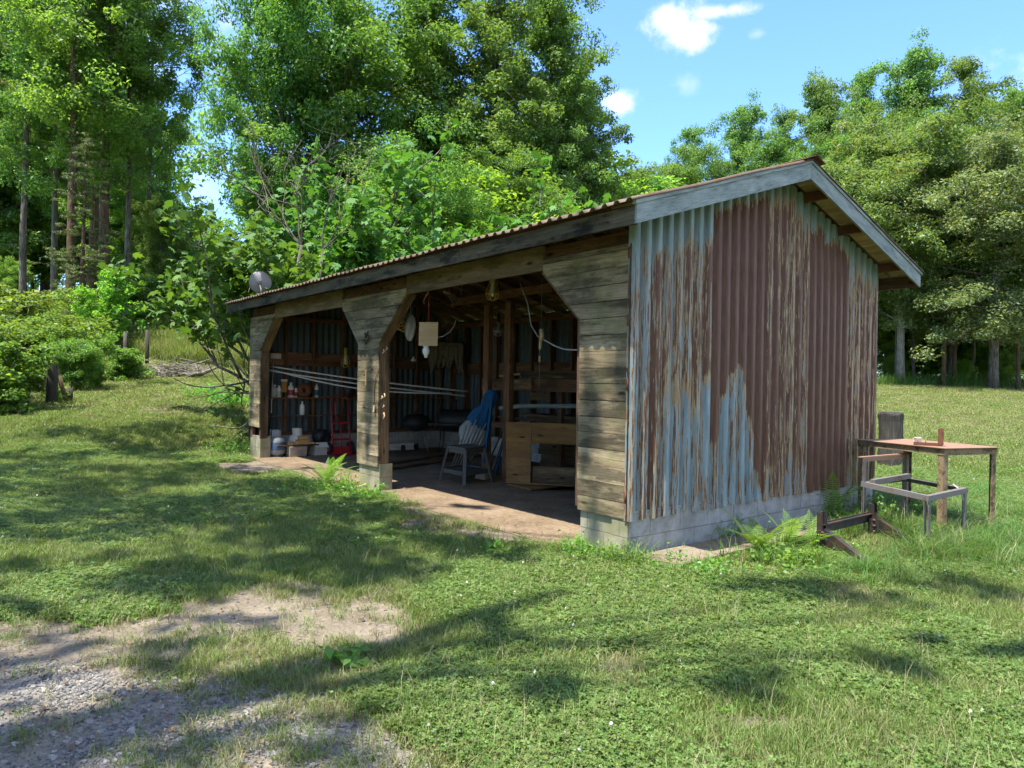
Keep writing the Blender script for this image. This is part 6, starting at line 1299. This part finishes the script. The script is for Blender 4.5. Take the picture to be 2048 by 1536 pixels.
# sticks at the foot of the middle pier
for k, (a0, a1, r_) in enumerate((((700,972),(748,962),.02),((712,980),(752,970),.016))):
    b = MB(); p0, p1 = oZ(*a0), oZ(*a1); p0[2] = p1[2] = .03; b.tube([p0, (p0+p1)/2+V3(0,0,.012), p1], r_, 7); b.build('stick', M['driftwood'], label=('thicker' if k == 0 else 'thinner')+' pale stick lying at the foot of the middle pier', cat='stick')
# twigs on the dirt
rng = np.random.default_rng(4)
for k, (px, py, lab) in enumerate(((360,1332,'longest dry twig on the bare dirt'), (430,1265,'dry twig on the dirt left of the rosette'), (80,1425,'dry twig on the gravel at the left'), (560,1270,'short dry twig near the reddish leaf'))):
    q = gz(px, py); d = V3(rng.normal(), rng.normal(), 0); d = unit(d) if k else unit(V3(.72,.68,0)); L = .3 if k == 0 else .12; b = MB(); b.tube([q-d*L*.5+V3(0,0,.012), q+V3(rng.normal()*.01,rng.normal()*.01,.014), q+d*L*.5+V3(0,0,.01)], [.004,.004,.002], 5); b.build('twig', M['bark_brown'], label=lab, cat='twig', group='dry twigs on the dirt')
# fence posts on the left
p = ground_at(104, 18.0); e = None; zt = oD(104, 713, 18)[2]
b = MB(); b.tube([p-V3(0,0,.2), p+V3(0,0,.4), V3(p[0]+.0,p[1],zt-.02), V3(p[0],p[1],zt)], [.135,.13,.122,.112], 16); b.build('fence_post', M['greywood'], label='round grey fence post standing before the vine thicket', cat='fence post')
p2 = ground_at(136, 18.3); b = MB(); b.tube([p2-V3(0,0,.1), oD(114, 738, 18.05)], [.055,.045], 8); b.build('fence_brace', M['jamb'], label='leaning brown brace pole against the round fence post', cat='pole')
p3 = ground_at(139, 18.6); b = MB(); b.tube([p3-V3(0,0,.1), p3+V3(0,0,.34)], [.09,.08], 10); b.build('post_stub', M['greywood'], label='short grey post stub at the foot of the leaning brace', cat='post')
for px, ty, by, lab in ((249,664,705,'thin dark fence post on the grassy bank, left one of two'), (293,660,708,'thin grey fence post on the grassy bank, right one of two')):
    p = ground_at(px, 29); zt = oD(px, ty, 29)[2]; b = MB(); b.tube([p-V3(0,0,.3), V3(p[0],p[1],max(zt,p[2]+.8))], [.075,.07], 8); b.build('fence_post', M['greywood'], label=lab, cat='fence post', group='far fence posts')
# brush pile
rng = np.random.default_rng(9); p = ground_at(340, 25.5); b = MB()
for k in range(170):
    a = rng.random()*3.14; L = rng.uniform(.5,1.5); o = p+AX_R*rng.normal()*.65+V3(rng.normal()*.3,rng.normal()*.3,abs(rng.normal())*.18+.08); d = V3(math.cos(a),math.sin(a),rng.normal()*.22); r_ = rng.uniform(.008,.022)
    b.tube([o-d*L*.5, o+V3(*(rng.normal(size=3)*.06)), o+d*L*.5], [r_,r_*.8,r_*.4], 5, cap=False)
b.build('brush_pile', M['bark_pale'], label='heap of cut grey brushwood at the foot of the grassy bank', cat='brush pile')
for k in range(3):
    q0 = p+AX_R*(.9+.22*k)-AX_F*.4+V3(0,0,.06); d = unit(AX_R*.9+V3(.2,-.3,.12*k-.05)); b = MB(); b.tube([q0-d*.7, q0, q0+d*.7+V3(0,0,.1)], [.055,.05,.045], 8); b.build('log', M['bark_pale'], label='pale cut limb at the right foot of the brush pile', cat='log', group='pale limbs by the brush pile')
